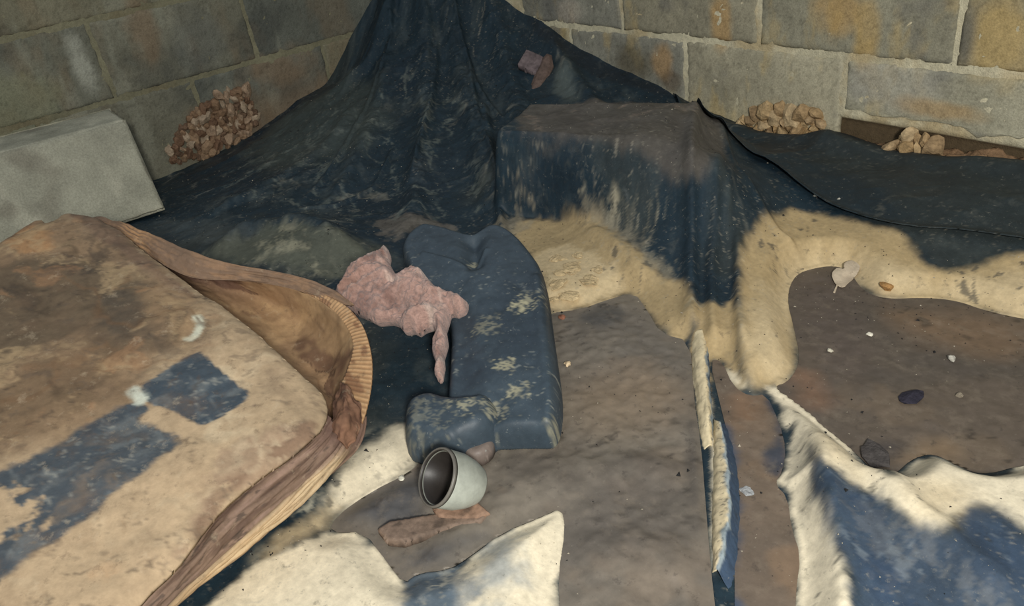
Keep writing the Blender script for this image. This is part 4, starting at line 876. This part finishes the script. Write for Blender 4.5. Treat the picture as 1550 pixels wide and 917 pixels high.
place('chip', 1131, 744, .009, (156, 158, 158), 'pale flat chip in the narrow trough puddle', 'chip', sq=.2, seed=19)
place('pebble', 1100, 671, .005, (206, 200, 186), 'white pebble beside the upright fold in the trough', 'pebble', seed=20)
place('pebble', 608, 725, .006, (214, 210, 192), 'white pebble on the silt left of the pipe piece', 'pebble', seed=21)
place('brick_fragment', 850, 482, .008, (140, 96, 76), 'tiny red brown crumb touching the right side of the canister', 'fragment', seed=22)
# sandy mortar clod bedded in the silt
mc = empty('mortar_clod', hit(865, 425)); tag(mc, 'flat crusty clod of sandy mortar right behind the canister', 'clod')
for i, (px, py, s_) in enumerate([(845, 392, .016), (866, 405, .020), (890, 425, .018), (843, 430, .018), (862, 446, .016), (905, 408, .012), (835, 452, .010), (875, 386, .012), (850, 412, .012)]):
    p = hit(px, py); V, Fc, n = lump(70+i, 3, .5); V = V*np.array([s_*1.2, s_*.95, s_*.28]); V[:, 2] += s_*.03
    c = np.repeat(s2l((196, 174, 134))[None], len(V), 0)*(1+.25*n)[:, None]
    o = link('lump', mesh('lump', V, Fc, c.clip(.01, .9), False), M['stone'], mc); o.location = p-np.array(mc.location); o.rotation_euler[2] = i*1.7
# pale dead leaf on the far shore
lp = Plane(az(1285, 418, ZW1+.004), (.1, -.1, 1)); lf = empty('leaf', lp.o); tag(lf, 'pale two-lobed dry leaf at the far shore of the right puddle', 'leaf')
cl = lambda P, s: np.column_stack([(np.repeat(s2l((196, 180, 156))[None], len(P), 0)*(1+.1*fbm(P[:, 0], P[:, 1], 60, 3))[:, None]), s*0])
slab('blade', lp, [(1258, 415), (1264, 408), (1274, 407), (1280, 413), (1276, 402), (1282, 396), (1295, 392), (1303, 400), (1300, 412), (1290, 422), (1283, 428), (1278, 436), (1268, 435), (1262, 426)], .0015,
     lambda P, s: .0015+.003*fbm(P[:, 0], P[:, 1], 30, 3), lambda P, s: .003*fbm(P[:, 0], P[:, 1], 30, 3), cl, M['card'], lf, 1)
slab('stem', lp, [(1266, 432), (1268, 433), (1264, 444), (1261, 443)], .001, lambda P, s: s*0+.0015, lambda P, s: s*0, cl, M['card'], lf, 0)

# crumbs nobody could count
def crumbs(name, n, cond, size, m, label, seed):
    r = np.random.default_rng(seed); V = []; Fc = []; k = 0
    T = np.array([[1, 0, -.4], [-.5, .87, -.4], [-.5, -.87, -.4], [0, 0, .8]]); TF = np.array([[0, 2, 1], [0, 1, 3], [1, 2, 3], [2, 0, 3]])
    while k < n:
        q = r.uniform([.1, -1.75], [2.3, -.03], (4000, 2)); dens = fbm(q[:, 0], q[:, 1], 6, 3, .6, seed)+.35*r.normal(size=4000)
        q = q[dens > cond]
        d = np.column_stack([q, q[:, 0]*0])-CAM; zz_ = d@Fw; X = 775+FL*(d@Rt)/zz_; Y = 458.5-FL*(d@Up)/zz_
        q = q[(X > -60) & (X < 1620) & (Y < 980) & (zz_ > .1)]
        z = hat(q)
        for poly, zw in ((PUD1, ZW1), (PUD2, ZW2), (PUD3, ZW3)): z = np.where(sdf(q, poly) < 0, zw, z)
        for p, zz in zip(q, z):
            if k >= n: break
            s_ = size*r.uniform(.4, 1.)**1.5*(1+(r.random() < .04)*1.2); a = r.uniform(0, 6.3); c_, s2 = math.cos(a), math.sin(a)
            t = T*[r.uniform(.6, 1.6), r.uniform(.5, 1), r.uniform(.4, .9)]
            V.append(np.column_stack([t[:, 0]*c_-t[:, 1]*s2, t[:, 0]*s2+t[:, 1]*c_, t[:, 2]+.3])*s_+[p[0], p[1], zz]); Fc.append(TF+4*k); k += 1
    V = np.vstack(V); o = link(name, mesh(name, V, np.vstack(Fc), None, False), M[m]); tag(o, label, 'crumbs', kind='stuff')
crumbs('pale_crumbs', 2000, .15, .0013, 'white', 'pale grit and silt crumbs strewn over the sheet and puddles', 5)
crumbs('dark_crumbs', 2600, .2, .0018, 'dark', 'dark dirt crumbs strewn over the silt and puddles', 9)
